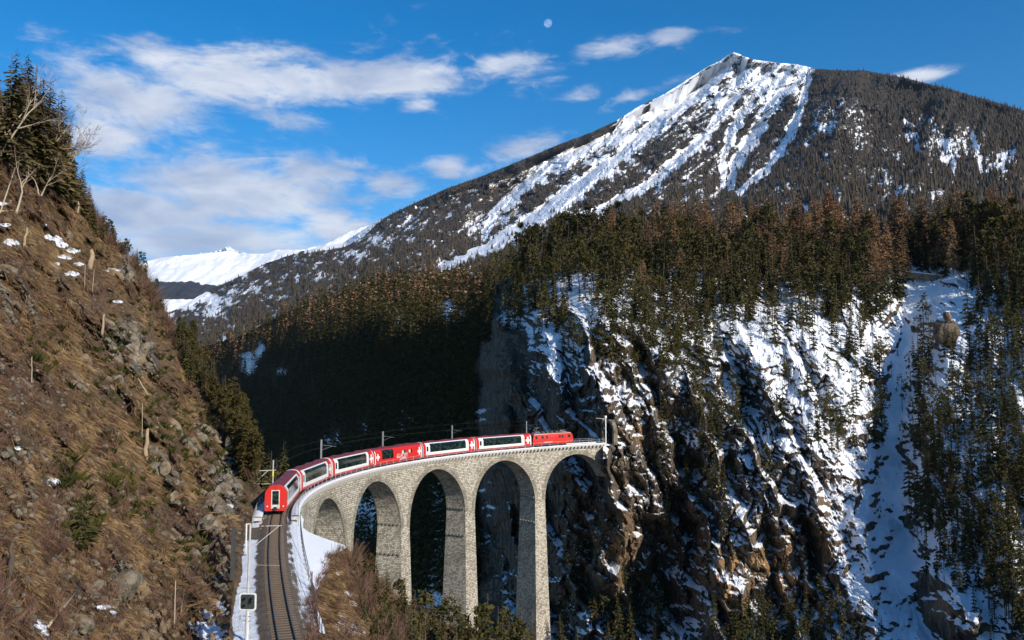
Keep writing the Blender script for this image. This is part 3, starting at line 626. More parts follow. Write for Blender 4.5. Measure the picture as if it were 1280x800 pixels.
def build_gorge():
    xs = np.arange(355, 801, 1.4); nr = 150
    t = np.linspace(0, 1, nr); X = np.repeat(xs[None], nr, 0); Y = GT(xs)[None]+(905-GT(xs))[None]*t[:, None]
    D = gorge_depth(X, Y); Ls = np.log(D); K = np.hanning(19); K /= K.sum()
    for ax in (0, 1): Ls = np.apply_along_axis(lambda v: np.convolve(np.pad(v, 9, 'reflect', reflect_type='odd'), K, 'valid'), ax, Ls)
    w = sstep(470, 420, X); D = np.exp(Ls*w+np.log(D)*(1-w))*(1+.0016*fbm(X/3, Y/2.2, 3, 325)*w+.004*fbm(X/12, Y/6, 3, 326)*w); P = U(X, Y, D)
    e = snow_edge(Y)+7*fbm(Y/6, X/16, 4, 7, .6)
    sn = sstep(5, -6, X-e)*1.25-.1+.3*fbm(X/7, Y/4, 3, 8)*sstep(-14, -2, X-e)
    for cx, cy, rx, ry in ((420, 785, 3, 4), (434, 784, 12, 7), (428, 770, 4, 5), (446, 790, 9, 5), (436, 742, 5, 3), (441, 755, 5, 3), (476, 780, 5, 2.5), (483, 792, 4, 6), (423, 717, 3, 2)):
        sn = np.maximum(sn, 1.2*np.exp(-.7*(((X-cx-.6*(Y-cy))/rx)**2+((Y-cy)/ry)**2)))
    nb = 8; top = P[0]; hor = FW*[1, 1, 0]; hor /= np.linalg.norm(hor)
    rows = [top+hor*(26*(k/nb))-np.array([0, 0, 1])*(14*(k/nb)*interp([(355, .8), (384, 1.1), (400, 1.3), (425, 1.6), (445, 1.9)])(xs))[:, None] for k in range(nb, 0, -1)]
    ex = lambda a: np.concatenate([a[:1]*(1-.9*np.linspace(1, 0, nb)[:, None]), a])
    me = npmesh('gorge_slope', np.concatenate([np.array(rows), P]).reshape(-1, 3), gridfaces(nr+nb, len(xs)), False, dict(snow=ex(sn), rock=ex(X*0+.18)))
    o = link('gorge_slope', me, None, M_hill); tag(o, kind='structure')
    return X, Y, D, P
GORGE = build_gorge()

# valley floor under everything
def build_floor():
    q = 60000; n = 24
    a = np.linspace(-1, 1, n)**3*q; X, Y = np.meshgrid(a, a, indexing='ij'); Z = np.full_like(X, -88.0)
    me = npmesh('ground', np.stack([X, Y, Z], -1).reshape(-1, 3), gridfaces(n, n), False, dict(snow=np.full(n*n, .45), green=np.full(n*n, .6), warm=np.zeros(n*n)))
    tag(link('ground', me, None, M_valley), kind='structure')
build_floor()
# ------------------------------------------------------------------ stone viaduct
def stone_mat(name, c0, c1, mortar, sx=.55, sy=.3, bump=.9):
    """coursed rubble limestone laid in short courses; UV runs in metres along the wall and up it"""
    def bld(nt, b):
        uv = nt.new('ShaderNodeUVMap', uv_map='wall').outputs[0]
        br = nt.new('ShaderNodeTexBrick'); wob = nt.mix(.07, uv, nt.noise(uv, 1.4, 3, out='Color'), 'ADD'); nt.put(br.inputs['Vector'], wob)
        br.inputs['Scale'].default_value = 1; br.inputs['Brick Width'].default_value = sx; br.inputs['Row Height'].default_value = sy
        br.inputs['Mortar Size'].default_value = .03; br.inputs['Mortar Smooth'].default_value = .4; br.offset = .5; br.squash = 1.3; br.squash_frequency = 3
        br.inputs['Color1'].default_value = (0, 0, 0, 1); br.inputs['Color2'].default_value = (1, 1, 1, 1); br.inputs['Mortar'].default_value = (.5, .5, .5, 1)
        n = nt.noise(uv, .22, 5, .6); n2 = nt.noise(uv, 3.2, 5, .65)
        f = nt.math('ADD', nt.math('MULTIPLY', br.outputs[0], .75), nt.math('MULTIPLY', n2, .4))
        c = nt.mix(nt.ramp(f, .1, .9), c0, c1)
        c = nt.mix(nt.math('MULTIPLY', nt.ramp(n, .45, .7), .45), c, tuple(x*.62 for x in c0))
        st = nt.noise(nt.mapping(uv, (1.2, .07, 1)), 1, 4, .6); c = nt.mix(nt.math('MULTIPLY', nt.ramp(st, .55, .75), .35), c, (.13, .12, .105))
        c = nt.mix(br.outputs['Fac'], c, mortar)
        nt.put(b.inputs['Base Color'], c)
        h = nt.math('ADD', nt.math('SUBTRACT', 1, br.outputs['Fac']), nt.math('ADD', nt.math('MULTIPLY', br.outputs[0], .5), nt.math('MULTIPLY', n2, .6)))
        nt.put(b.inputs['Normal'], nt.bump(h, bump, .12))
    return material(name, bld, rough=.95, spec=.15)
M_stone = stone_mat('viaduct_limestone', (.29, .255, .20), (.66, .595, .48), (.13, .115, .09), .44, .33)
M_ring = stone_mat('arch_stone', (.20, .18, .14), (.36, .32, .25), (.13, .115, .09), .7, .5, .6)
M_cop = simple('pale_coping_stone', (.52, .49, .44), .9, .2, var=.25, scale=1.5, bump=.4)
M_snow = simple('trodden_snow', (.82, .84, .88), .6, .3, var=.06, scale=1.2, bump=.5)
M_dark = simple('weathered_dark_steel', (.06, .058, .055), .6, .4)
M_grey = simple('galvanised_steel', (.42, .43, .43), .45, .5, .3)
M_white = simple('white_paint', (.72, .72, .69), .5, .5)

def add_uv(me, fn):
    uv = me.uv_layers.new(name='wall'); n = len(me.loops); vi = np.empty(n, np.int32); me.loops.foreach_get('vertex_index', vi)
    co = np.empty(len(me.vertices)*3, np.float32); me.vertices.foreach_get('co', co); co = co.reshape(-1, 3)
    nrm = np.empty(len(me.polygons)*3, np.float32); me.polygons.foreach_get('normal', nrm); nrm = nrm.reshape(-1, 3)
    tot = np.empty(len(me.polygons), np.int32); me.polygons.foreach_get('loop_total', tot)
    uv.data.foreach_set('uv', fn(co[vi], np.repeat(nrm, tot, 0)).astype(np.float32).ravel())

SC = [17.9, 41.4, 64.9, 88.3, 111.5]       # pier centres along the line
ZCR = -2.05; RA = 10.0; ZSP = ZCR-RA; W0 = 2.25; SEND = 132.5; SBEG = -1.0
def batter(z): return W0+max(0, -z-1)*.034
def wide(z): return 1.6+max(0, -z+ZSP+0)*.0 + max(0, -(z-ZSP))*.021
def wuv(co, nr):
    # wall coordinates: distance along the arc, or depth for faces that look along the line
    out = np.zeros((len(co), 2)); ang = np.arctan2(co[:, 1], 100-co[:, 0]); s = ang*100
    r = np.hypot(100-co[:, 0], co[:, 1]); tx = np.sin(ang); ty = np.cos(ang)
    along = np.abs(nr[:, 0]*tx+nr[:, 1]*ty) > .6; up = np.abs(nr[:, 2]) > .75
    out[:, 0] = np.where(along | up, r, s); out[:, 1] = np.where(up, s, co[:, 2])
    return out
def build_viaduct():
    root = empty('railway_viaduct', tuple(track(66, 0, -60)))
    tag(root, 'tall curved limestone viaduct with round arches carrying the red and white train', 'viaduct')
    root.location = (0, 0, 0)
    def loft(sec, name, mat, parent=root, dw=0.0):
        """sec: list of (s, ztop, zbot) columns; walls both sides, soffit and deck"""
        v = []; f = []
        for s, zt, zb in sec:
            zm = [zt, (zt+zb)/2, zb]
            for sd in (1, -1):
                for z in zm: v.append(track(s, sd*(batter(z)-dw), z))
        for i in range(len(sec)-1):
            a = i*6; b = a+6
            for k in (0, 1):
                f.append((a+k, b+k, b+k+1, a+k+1)); f.append((a+3+k, a+4+k, b+4+k, b+3+k))
            f.append((a+2, b+2, b+5, a+5)); f.append((a, a+3, b+3, b))
        f.append((0, 1, 2, 5, 4, 3)); e = (len(sec)-1)*6; f.append((e, e+3, e+4, e+5, e+2, e+1))
        me = bpy.data.meshes.new(name); me.from_pydata([tuple(p) for p in v], [], f); me.update()
        import bmesh
        bm = bmesh.new(); bm.from_mesh(me); bmesh.ops.recalc_face_normals(bm, faces=bm.faces); bm.to_mesh(me); bm.free()
        add_uv(me, wuv); return link(name, me, parent, mat)
    # spandrel walls with the arch cut, one bay each
    edges = [c for c in SC]+[134.8]
    bays = [(SC[i], SC[i+1] if i < 4 else 134.9) for i in range(5)]
    ztop = -.92
    def zarch(s, c):
        q = RA*RA-(s-c)**2; return ZSP+math.sqrt(q) if q > 0 else None
    for (a, b) in bays:
        c = (a+b)/2; r = (b-a)/2-1.6
        sec = [(a, ztop, ZSP)]; n = 26
        sec.append((c-r-.001, ztop, ZSP))
        for k in range(1, n):
            th = math.pi*(1-k/n); s = c+r*math.cos(th)
            if s > SEND: break
            sec.append((s, ztop, ZSP+(ZCR-ZSP)*math.sin(th)))
        else:
            sec += [(c+r+.001, ztop, ZSP), (b, ztop, ZSP)]
        if b > 134:
            s = SEND; q = max(0, 1-((s-c)/r)**2); sec.append((SEND, ztop, ZSP+(ZCR-ZSP)*math.sqrt(q)))
        loft(sec, 'spandrel_wall', M_stone)
        # arch ring, a hand proud of the wall
        for sd in (1, -1):
            m = MB(); nn = 30; P = []
            for k in range(nn+1):
                th = math.pi*(1-k/nn); s0 = c+(r-.03)*math.cos(th); s1 = c+(r+.95)*math.cos(th)
                if s1 > SEND: break
                z0 = ZSP+(ZCR-ZSP-.03)*math.sin(th); z1 = ZSP+(ZCR-ZSP+.95)*math.sin(th)
                P.append([track(s0, sd*(batter(z0)+.07), z0), track(s1, sd*(batter(z1)+.07), z1), track(s1, sd*(batter(z1)-.2), z1), track(s0, sd*(batter(z0)-.2), z0)])
            vs = [q for p in P for q in p]; fs = []
            for i in range(len(P)-1):
                for k in range(4): fs.append((i*4+k, i*4+(k+1) % 4, i*4+4+(k+1) % 4, i*4+4+k))
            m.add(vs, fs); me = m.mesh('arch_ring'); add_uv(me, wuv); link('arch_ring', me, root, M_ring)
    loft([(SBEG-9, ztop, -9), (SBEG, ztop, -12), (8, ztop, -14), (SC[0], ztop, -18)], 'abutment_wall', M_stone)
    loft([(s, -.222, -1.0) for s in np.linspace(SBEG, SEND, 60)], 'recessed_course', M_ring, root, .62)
    # piers
    foot = [-30, -34, -52, -66, -70]
    for c, zf in zip(SC, foot):
        v = []; f = []; lv = [ZSP+.0, ZSP-9, ZSP-20, ZSP-32, ZSP-45, zf-6]; lv = [z for z in lv if z > zf]+[zf]
        for z in lv:
            w = wide(z); o = batter(z)
            for s, sd in ((c-w, 1), (c+w, 1), (c+w, -1), (c-w, -1)): v.append(track(s, sd*o, z))
        for i in range(len(lv)-1):
            for k in range(4): f.append((i*4+k, i*4+(k+1) % 4, i*4+4+(k+1) % 4, i*4+4+k))
        f += [(0, 3, 2, 1), tuple(len(lv)*4-4+k for k in range(4))]
        me = bpy.data.meshes.new('pier'); me.from_pydata([tuple(p) for p in v], [], f); me.update()
        import bmesh
        bm = bmesh.new(); bm.from_mesh(me); bmesh.ops.recalc_face_normals(bm, faces=bm.faces); bm.to_mesh(me); bm.free()
        add_uv(me, wuv); pier = link('pier', me, root, M_stone)
        # stones left standing out for the centring, two rows on the faces along the line
        for z in (ZSP+.6, ZSP-5.0):
            if z-2 < zf: continue
            for sd in (-1, 1):
                w = wide(z)
                for k in range(6):
                    m = MB()
                    o = -batter(z)+.45+k*(2*batter(z)-.9)/5; p = track(c+sd*(w-.15), o-.22, z); q = track(c+sd*(w-.15), o+.22, z)
                    p2 = track(c+sd*(w+.30), o-.22, z); q2 = track(c+sd*(w+.30), o+.22, z); u = np.array([0, 0, .38])
                    m.add([p, q, q2, p2, p+u, q+u, q2+u, p2+u], [(0, 3, 2, 1), (4, 5, 6, 7), (0, 1, 5, 4), (1, 2, 6, 5), (2, 3, 7, 6), (3, 0, 4, 7)]); m.build('projecting_stone', M_ring, pier)
    # corbels and coping slabs
    cm = MB(); cm.add([(-.29, -.64, -.697), (.29, -.64, -.697), (.29, .03, -.697), (-.29, .03, -.697), (-.29, -.64, 0), (.29, -.64, 0), (.29, .44, 0), (-.29, .44, 0), (-.29, .36, -.28), (.29, .36, -.28)],
                  [(0, 3, 2, 1), (4, 5, 6, 7), (0, 1, 5, 4), (2, 3, 8, 9), (8, 7, 6, 9), (1, 2, 9, 6, 5), (3, 0, 4, 7, 8)]); cme = cm.mesh('corbel'); cme.materials.append(M_cop)
    s = 8.0
    while s < SEND-.4:
        for sd in (1, -1):
            o = bpy.data.objects.new('corbel', cme); C.objects.link(o); o.parent = root
            o.location = tuple(track(s, sd*(W0-.02), -.217)); a = heading(s); o.rotation_euler = (0, 0, -a-(math.pi/2 if sd > 0 else -math.pi/2))
        s += 1.15
    # long coping course, snow lying on the walkway behind it
    for sd in (1, -1):
        s = -3.0
        while s < SEND:
            e = min(s+3.0, SEND); m = MB(); a = [track(s+.01, sd*(W0-.55), -.215), track(s+.01, sd*(W0+.46), -.215), track(s+.01, sd*(W0+.46), .16), track(s+.01, sd*(W0-.55), .16)]
            b = [track(e-.02, sd*(W0-.55), -.215), track(e-.02, sd*(W0+.46), -.215), track(e-.02, sd*(W0+.46), .16), track(e-.02, sd*(W0-.55), .16)]
            m.add(a+b, [(0, 1, 2, 3), (7, 6, 5, 4)]+[(k, 4+k, 4+(k+1) % 4, (k+1) % 4) for k in range(4)])
            m.build('coping_slab', M_cop, root); s = e
        # snow cap, uneven
        m = MB(); vs = []; n = 240; rr = random.Random(5+sd)
        for k in range(n+1):
            s = -3+(SEND+2.6)*k/n; h = .10+.07*rr.random(); w = .42+.05*rr.random()
            vs += [track(s, sd*(W0-.6), .165), track(s, sd*(W0-.5), .17+h*.8), track(s, sd*(W0+.1), .17+h), track(s, sd*(W0+w-.04), .165+h*.5), track(s, sd*(W0+w), .165)]
        fs = [(k*5+j, k*5+j+1, k*5+6+j, k*5+5+j) for k in range(n) for j in range(4)]
        m.add(vs, fs); o = m.build('snow_cap', M_snow, root, True)
    # railings
    for sd in (1, -1):
        m = MB()
        for z in (.68, 1.22):
            m.tube([track(s, sd*(W0+.22), z) for s in np.linspace(-10, SEND, 72)], .028, 5)
        m.build('handrail', M_grey, root)
        for s in np.arange(-10, SEND+.1, 2.6):
            p = MB(); p.tube([track(s, sd*(W0+.22), .12), track(s, sd*(W0+.22), 1.25)], .035, 5); p.build('railing_post', M_grey, root)
    return root
VIA = build_viaduct()
# ------------------------------------------------------------------ track bed, rails and sleepers
def ballast_mat():
    def bld(nt, b):
        pos = nt.new('ShaderNodeNewGeometry').outputs['Position']
        v = nt.new('ShaderNodeTexVoronoi'); v.inputs['Scale'].default_value = 9; nt.put(v.inputs['Vector'], pos)
        n = nt.noise(pos, 1.2, 5); n2 = nt.noise(pos, 14, 4)
        c = nt.mix(v.outputs['Color'], (.10, .082, .064), (.24, .20, .155)); c = nt.mix(nt.ramp(n, .4, .7), c, (.13, .095, .068))
        sf = nt.ramp(nt.math('ADD', nt.attr('snow'), nt.math('MULTIPLY', nt.math('SUBTRACT', nt.math('ADD', nt.math('MULTIPLY', n2, .6), nt.math('MULTIPLY', nt.noise(pos, 3.5, 5, .65), .4)), .5), 2.0)), .42, .58)
        nt.put(b.inputs['Base Color'], nt.mix(sf, c, (.82, .84, .88)))
        nt.put(b.inputs['Normal'], nt.bump(nt.math('ADD', v.outputs['Distance'], n2), .8, .06))
    return material('ballast_stone', bld, rough=.95, spec=.1)
M_ballast = ballast_mat()
M_rail = simple('rusty_rail', (.045, .028, .02), .6, .4); M_head = simple('worn_rail_head', (.10, .095, .09), .45, .4, .3)
M_sleeper = simple('weathered_oak', (.16, .115, .08), .9, .2, var=.35, scale=4, bump=.3)
def build_bed():
    ss = np.concatenate([np.arange(-74, 16, .35), np.arange(16, 136, 1.0)])
    offs = np.array([-4.6, -4.2, -3.8, -3.4, -3.0, -2.6, -2.2, -1.9, -1.6, -1.3, -1.0, -.5, 0, .5, 1.0, 1.3, 1.6, 1.9, 2.2, 2.7, 3.1])
    zz = np.array([-1.1, -.9, -.75, -.66, -.6, -.56, -.5, -.46, -.38, -.24, -.17, -.17, -.17, -.17, -.17, -.24, -.38, -.46, -.56, -.72, -1.4])
    P = np.array([[track(s, o if s < 5 else np.clip(o, -1.68, 1.68), z if s < 5 else max(z, -.5)) for o, z in zip(offs, zz)] for s in ss])
    S = ss[:, None]+0*offs; O = offs[None]+0*S
    nz = fbm(S*1.3, O*1.9, 4, 3); P[..., 2] += .22*nz*sstep(1.5, 2.4, np.abs(O))*(S < 5)+.02*fbm(S*5, O*5, 2, 9)
    P[..., 2] += np.where((O < -2) & (S < 5), .12*np.clip(fbm(S*.5, O*.8, 3, 31), 0, 1)+.06, 0)
    sn = np.where(O > 0, -.45+1.5*sstep(1.15, 2.1, O), -.45+1.45*sstep(1.15, 2.05, -O)+.75*fbm(S*.7, O*.9, 3, 13))
    sn = np.where((O < -1.6) & (O > -3.2) & (S < -6) & (S > -14), -.1, sn)
    sn = np.where((O > 1.25) & (O < 1.9) & (S < 0), .35+.9*fbm(S*.35, O*2, 3, 17), sn)
    sn = np.where(S > 120, np.where(np.abs(O) > 1.2, 1, .4), sn)
    me = npmesh('track_bed', P.reshape(-1, 3), gridfaces(len(ss), len(offs)), True, dict(snow=sn))
    tag(link('track_bed', me, None, M_ballast), kind='structure')
build_bed()
def build_track():
    root = empty('railway_track'); tag(root, 'single narrow gauge track on sleepers curving from the foreground onto the viaduct', 'railway track')
    prof = [(-.055, -.15), (.055, -.15), (.055, -.135), (.012, -.115), (.012, -.04), (.033, -.028), (.033, 0), (-.033, 0), (-.033, -.028), (-.012, -.04), (-.012, -.115), (-.055, -.135)]
    for sd in (-.53, .53):
        ss = np.concatenate([np.arange(-74, 0, 2.0), np.arange(0, 133, 1.0)]); vs = [track(s, sd+a, b) for s in ss for a, b in prof]; n = len(prof)
        fs = []; mi = []
        for i in range(len(ss)-1):
            for k in range(n): fs.append((i*n+k, i*n+(k+1) % n, i*n+n+(k+1) % n, i*n+n+k)); mi.append(1 if k == 6 else 0)
        m = MB(); m.v = [tuple(v) for v in vs]; m.f = [list(f) for f in fs]; m.m = mi; m.build('rail', [M_rail, M_head], root)
    m = MB(); m.cbox(-.95, .95, -.12, .12, -.11, 0, .02); sl = m.mesh('sleeper'); sl.materials.append(M_sleeper)
    k = 0; s = -73.8; rr = random.Random(3)
    while s < 132:
        if s < 4 or s > 118:
            o = bpy.data.objects.new('sleeper', sl); C.objects.link(o); o.parent = root
            o.location = tuple(track(s, rr.uniform(-.03, .03), -.125)); o.rotation_euler = (0, 0, -heading(s)+rr.uniform(-.015, .015))
        s += .62
    return root
build_track()
# ------------------------------------------------------------------ train
def paint(name, col, rough=.28):
    def bld(nt, b):
        pos = nt.new('ShaderNodeTexCoord').outputs['Object']; n = nt.noise(pos, .9, 6, .65); z = nt.new('ShaderNodeSeparateXYZ'); nt.put(z.inputs[0], pos)
        dirt = nt.math('MULTIPLY', nt.ramp(z.outputs[2], 1.1, .3), nt.ramp(n, .35, .65))
        c = nt.mix(nt.math('MULTIPLY', n, .22), col, tuple(x*.6 for x in col)); nt.put(b.inputs['Base Color'], nt.mix(nt.math('MULTIPLY', dirt, .6), c, (.10, .075, .06)))
        nt.put(b.inputs['Roughness'], nt.math('MULTIPLY_ADD', n, .25, rough))
    return material(name, bld, col, rough, .5)
M_red = paint('red_coach_paint', (.62, .022, .014)); M_loco = paint('red_loco_paint', (.60, .028, .015)); M_cwhite = paint('white_coach_paint', (.76, .77, .75)); M_roof = paint('maroon_roof_paint', (.17, .028, .034), .45)
M_skirt = paint('dark_red_skirt', (.30, .02, .018), .5); M_under = simple('underframe_grime', (.035, .03, .028), .8, .2); M_bellow = simple('black_rubber_and_tunnel_dark', (.02, .02, .021), .7, .3)
M_lroof = simple('grimy_roof_metal', (.12, .105, .09), .7, .3, .2, var=.4)
def glass_mat():
    def bld(nt, b):
        pos = nt.new('ShaderNodeTexCoord').outputs['Object']; n = nt.noise(nt.mapping(pos, (1, .3, 1.6)), 1.9, 4, .6, .5); n2 = nt.noise(pos, .5, 2)
        c = nt.mix(nt.ramp(n, .48, .66), (.004, .009, .009), (.035, .07, .055)); nt.put(b.inputs['Base Color'], nt.mix(nt.ramp(n2, .55, .7), c, (.05, .085, .07)))
    return material('tinted_glass', bld, rough=.08, spec=.55)
M_glass = glass_mat()
M_seat = simple('door_glass_frame', (.62, .60, .56), .4, .5)
HALF = [(1.27, .42), (1.30, .62), (1.31, 1.0), (1.315, 1.42), (1.305, 2.15), (1.26, 2.72), (1.02, 3.13), (.68, 3.45), (.35, 3.53), (0, 3.56)]
def strip(m, x0, x1, pts, out=0.0, mi=0, th=.03, sides=(1, -1)):
    """a thin shell of the coach's skin between two stations, following the profile points (y, z)"""
    for sd in sides:
        n = len(pts); N = []
        for i in range(n):
            a = pts[max(i-1, 0)]; b = pts[min(i+1, n-1)]; t = (b[0]-a[0], b[1]-a[1]); l = math.hypot(*t); N.append((t[1]/l, -t[0]/l))
        O = [(p[0]+q[0]*out, p[1]+q[1]*out) for p, q in zip(pts, N)]; I = [(p[0]+q[0]*(out-th), p[1]+q[1]*(out-th)) for p, q in zip(pts, N)]
        ring = O+I[::-1]; k = len(ring)
        vs = [(x0, sd*y, z) for y, z in ring]+[(x1, sd*y, z) for y, z in ring]
        fs = [(i, (i+1) % k, k+(i+1) % k, k+i) for i in range(k)]
        fs += [(i, i+1, k-2-i, k-1-i) for i in range(n-1)]+[(k+i, k+k-1-i, k+k-2-i, k+i+1) for i in range(n-1)]
        m.add(vs, fs, mi)
def plain_shell(m, x0, x1, mi=0):
    ring = HALF+[(-y, z) for y, z in HALF[-2::-1]]; k = len(ring)
    vs = [(x0, y, z) for y, z in ring]+[(x1, y, z) for y, z in ring]
    m.add(vs, [(i, (i+1) % k, k+(i+1) % k, k+i) for i in range(k)]+[tuple(range(k)), tuple(range(2*k-1, k-1, -1))], mi)
LC = 17.75
def bogie(root, x):
    b = MB()
    for sd in (1, -1):
        b.cbox(x-1.25, x+1.25, sd*.72-.06, sd*.72+.06, .32, .55, .03); b.cbox(x-.3, x+.3, sd*.78-.1, sd*.78+.1, .38, .8, .04)
        for k in (-.9, .9): b.cbox(x+k-.16, x+k+.16, sd*.80-.08, sd*.80+.08, .22, .5, .03)
    b.cbox(x-.25, x+.25, -.7, .7, .35, .62, .04)
    o = b.build('bogie', M_under, root)
    for k in (-.9, .9):
        for sd in (1, -1):
            w = MB(); w.tube([(x+k, sd*.53-.06, .34), (x+k, sd*.53+.0, .34), (x+k, sd*.53+.06, .34)], .34, 16); w.build('wheel', M_under, o)
def cross(m, x, sd, s=.80, t=.27, z=1.95, out=.012, y=1.315):
    m2 = [(x-t, x+t, z-s, z+s), (x-s, x-t, z-t, z+t), (x+t, x+s, z-t, z+t)]
    for a, b, c, d in m2:
        yy = y+out; ya = sd*(yy-.03); yb = sd*yy; m.box(a, b, min(ya, yb), max(ya, yb), c, min(d, 2.15))
        if d > 2.15: m.add([(a, sd*(1.305+out), 2.15), (b, sd*(1.305+out), 2.15), (b, sd*(1.262+out), d), (a, sd*(1.262+out), d), (a, sd*1.27, 2.15), (b, sd*1.27, 2.15), (b, sd*1.2, d), (a, sd*1.2, d)], [(0, 1, 2, 3), (4, 7, 6, 5), (0, 4, 5, 1), (2, 6, 7, 3), (1, 5, 6, 2), (0, 3, 7, 4)])
def coach_common(root, L):
    u = MB(); u.cbox(-L/2+.5, L/2-.5, -1.05, 1.05, .58, .72, .02)
    for a, b in ((-3.6, -1.4), (-.6, 1.2), (2.0, 3.9)): u.cbox(a, b, -1.0, 1.0, .28, .6, .05)
    u.build('underframe', M_under, root)
    bogie(root, -L/2+2.9); bogie(root, L/2-2.9)
    g = MB()
    for k in range(5):
        x = L/2+.02+k*.07; w = 1.05 if k % 2 else 1.13; g.cbox(x, x+.055, -w, w, .7, 2.95+.1*(k % 2), .02)
    g.build('gangway_bellows', M_bellow, root)
def panorama_coach(tail=False):
    root = empty('railway_coach'); L = LC
    b = MB(); plain_shell(b, -L/2, -L/2+.05, 0); plain_shell(b, L/2-.05, L/2, 0)
    strip(b, -L/2+.9, L/2-2.3, [(1.30, .62), (1.31, 1.0), (1.315, 1.41)]); strip(b, -L/2+.9, L/2-2.3, [(1.02, 3.13), (.94, 3.20), (.86, 3.28)])
    strip(b, -L/2+.9, -L/2+2.2, [(1.315, 1.41), (1.305, 2.15), (1.26, 2.72), (1.02, 3.13)]); strip(b, L/2-3.3, L/2-2.3, [(1.315, 1.41), (1.305, 2.15), (1.26, 2.72), (1.02, 3.13)])
    b.build('white_body_shell', M_cwhite, root)
    e = MB(); sk = [(1.30, .62), (1.31, 1.0), (1.315, 1.42), (1.305, 2.15), (1.26, 2.72), (1.02, 3.13), (.86, 3.28)]
    strip(e, -L/2+.05, -L/2+.9, sk); strip(e, -L/2+.03, -L/2+.5, [(.86, 3.28), (.68, 3.45), (.35, 3.53), (0, 3.56)]); e.build('red_end_panel', M_red, root); e = MB(); strip(e, L/2-2.3, L/2-.35, sk); strip(e, L/2-.5, L/2-.03, [(.86, 3.28), (.68, 3.45), (.35, 3.53), (0, 3.56)])
    e.build('red_end_panel', M_red, root)
    w = MB(); strip(w, L/2-.35, L/2-.05, [(1.30, .62), (1.31, 1.0), (1.315, 1.42), (1.305, 2.15), (1.26, 2.72), (1.05, 3.08)]); w.build('white_end_strip', M_cwhite, root)
    for sd in (1, -1): c = MB(); cross(c, L/2-1.15, sd); c.build('cross_emblem', M_cwhite, root)
    s = MB(); strip(s, -L/2+.05, L/2-.05, [(1.27, .42), (1.30, .62)]); s.build('skirt', M_skirt, root)
    s = MB(); strip(s, -L/2+.05, L/2-.05, [(1.301, .64), (1.307, .86)], .006, sides=(1, -1), th=.02); s.build('red_stripe', M_red, root)
    for sd in (1, -1):
        for xx in (L/2-2.2, L/2-1.83):
            q_ = MB(); strip(q_, xx-.015, xx+.015, [(1.302, .64), (1.311, 1.0), (1.316, 1.42), (1.307, 2.15), (1.262, 2.7)], .006, sides=(sd,), th=.02); q_.build('door_seam', M_bellow, root)
    r = MB(); strip(r, -L/2+.5, L/2-.5, [(.86, 3.28), (.68, 3.45), (.35, 3.53), (0, 3.56)])
    for k in (-5, 0, 5): r.cbox(k-.9, k+.9, -.5, .5, 3.5, 3.62, .04)
    r.build('roof', M_roof, root)
    x0 = -L/2+2.2; x1 = L/2-3.3; n = 7; wd = (x1-x0)/n
    for sd in (1, -1):
        for k in range(n):
            g = MB(); strip(g, x0+k*wd+.03, x0+(k+1)*wd-.03, [(1.315, 1.44), (1.305, 2.15), (1.26, 2.72), (1.04, 3.10)], -.012, sides=(sd,)); g.build('window_pane', M_glass, root)
        g = MB(); strip(g, x0, x1, [(1.315, 1.44), (1.305, 2.15), (1.26, 2.72), (1.04, 3.10)], -.045, sides=(sd,)); g.build('window_frame', M_bellow, root)
        g = MB(); strip(g, -L/2+1.1, -L/2+1.65, [(1.312, 1.6), (1.305, 2.15), (1.27, 2.6)], .01, sides=(sd,)); g.build('side_window', M_glass, root)
        d = MB(); strip(d, L/2-2.15, L/2-1.9, [(1.313, 1.5), (1.307, 2.05), (1.27, 2.6)], .01, sides=(sd,)); d.build('door_window', M_glass, root)
    coach_common(root, L)
    return root
def tail_end(root, L):
    """red end wall with a framed glazed door, the rear of the train"""
    m = MB(); ring = HALF+[(-y, z) for y, z in HALF[-2::-1]]; k = len(ring); sc = [(y*.97, .42+(z-.42)*.985) for y, z in ring]
    m.add([(-L/2-.0, y, z) for y, z in ring]+[(-L/2-.14, y, z) for y, z in sc], [(i, k+i, k+(i+1) % k, (i+1) % k) for i in range(k)]+[tuple(k+i for i in range(k))]); m.build('red_end_wall', M_red, root)
    x = -L/2-.15
    f = MB(); f.box(x-.05, x, -.50, -.39, .72, 2.95); f.box(x-.05, x, .39, .50, .72, 2.95); f.box(x-.05, x, -.39, .39, 2.84, 2.95); f.box(x-.05, x, -.39, .39, .72, .84); dr = f.build('door_frame', M_seat, root)
    g = MB(); g.box(x-.02, x, -.38, .38, 1.2, 2.83); g.build('door_glass', M_glass, dr); g = MB(); g.box(x-.025, x, -.38, .38, .85, 1.18); g.build('door_panel', M_seat, dr)
    for sd in (-1, 1):
        l = MB(); l.tube([(x+.02, sd*.95, 1.0), (x-.03, sd*.95, 1.0), (x-.05, sd*.95, 1.0)], .085, 10); l.build('tail_lamp', M_cwhite, root)
    b = MB(); b.tube([(x, 0, .72), (x-.22, 0, .72), (x-.24, 0, .72)], [.1, .1, .26], 10); b.build('coupler', M_under, root)
def text_obj(txt, size, parent, loc, rot, mat, shear=.35):
    cu = bpy.data.curves.new('lettering', 'FONT'); cu.body = txt; cu.size = size; cu.shear = shear; cu.extrude = .006; cu.offset = .012; cu.align_x = 'CENTER'; cu.align_y = 'CENTER'; cu.materials.append(mat)
    tmp = bpy.data.objects.new('lettering', cu); C.objects.link(tmp); bpy.context.view_layer.update(); me = bpy.data.meshes.new_from_object(tmp.evaluated_get(bpy.context.evaluated_depsgraph_get())); bpy.data.objects.remove(tmp); o = bpy.data.objects.new('lettering', me); C.objects.link(o); o.parent = parent; o.location = loc; o.rotation_euler = rot; return o
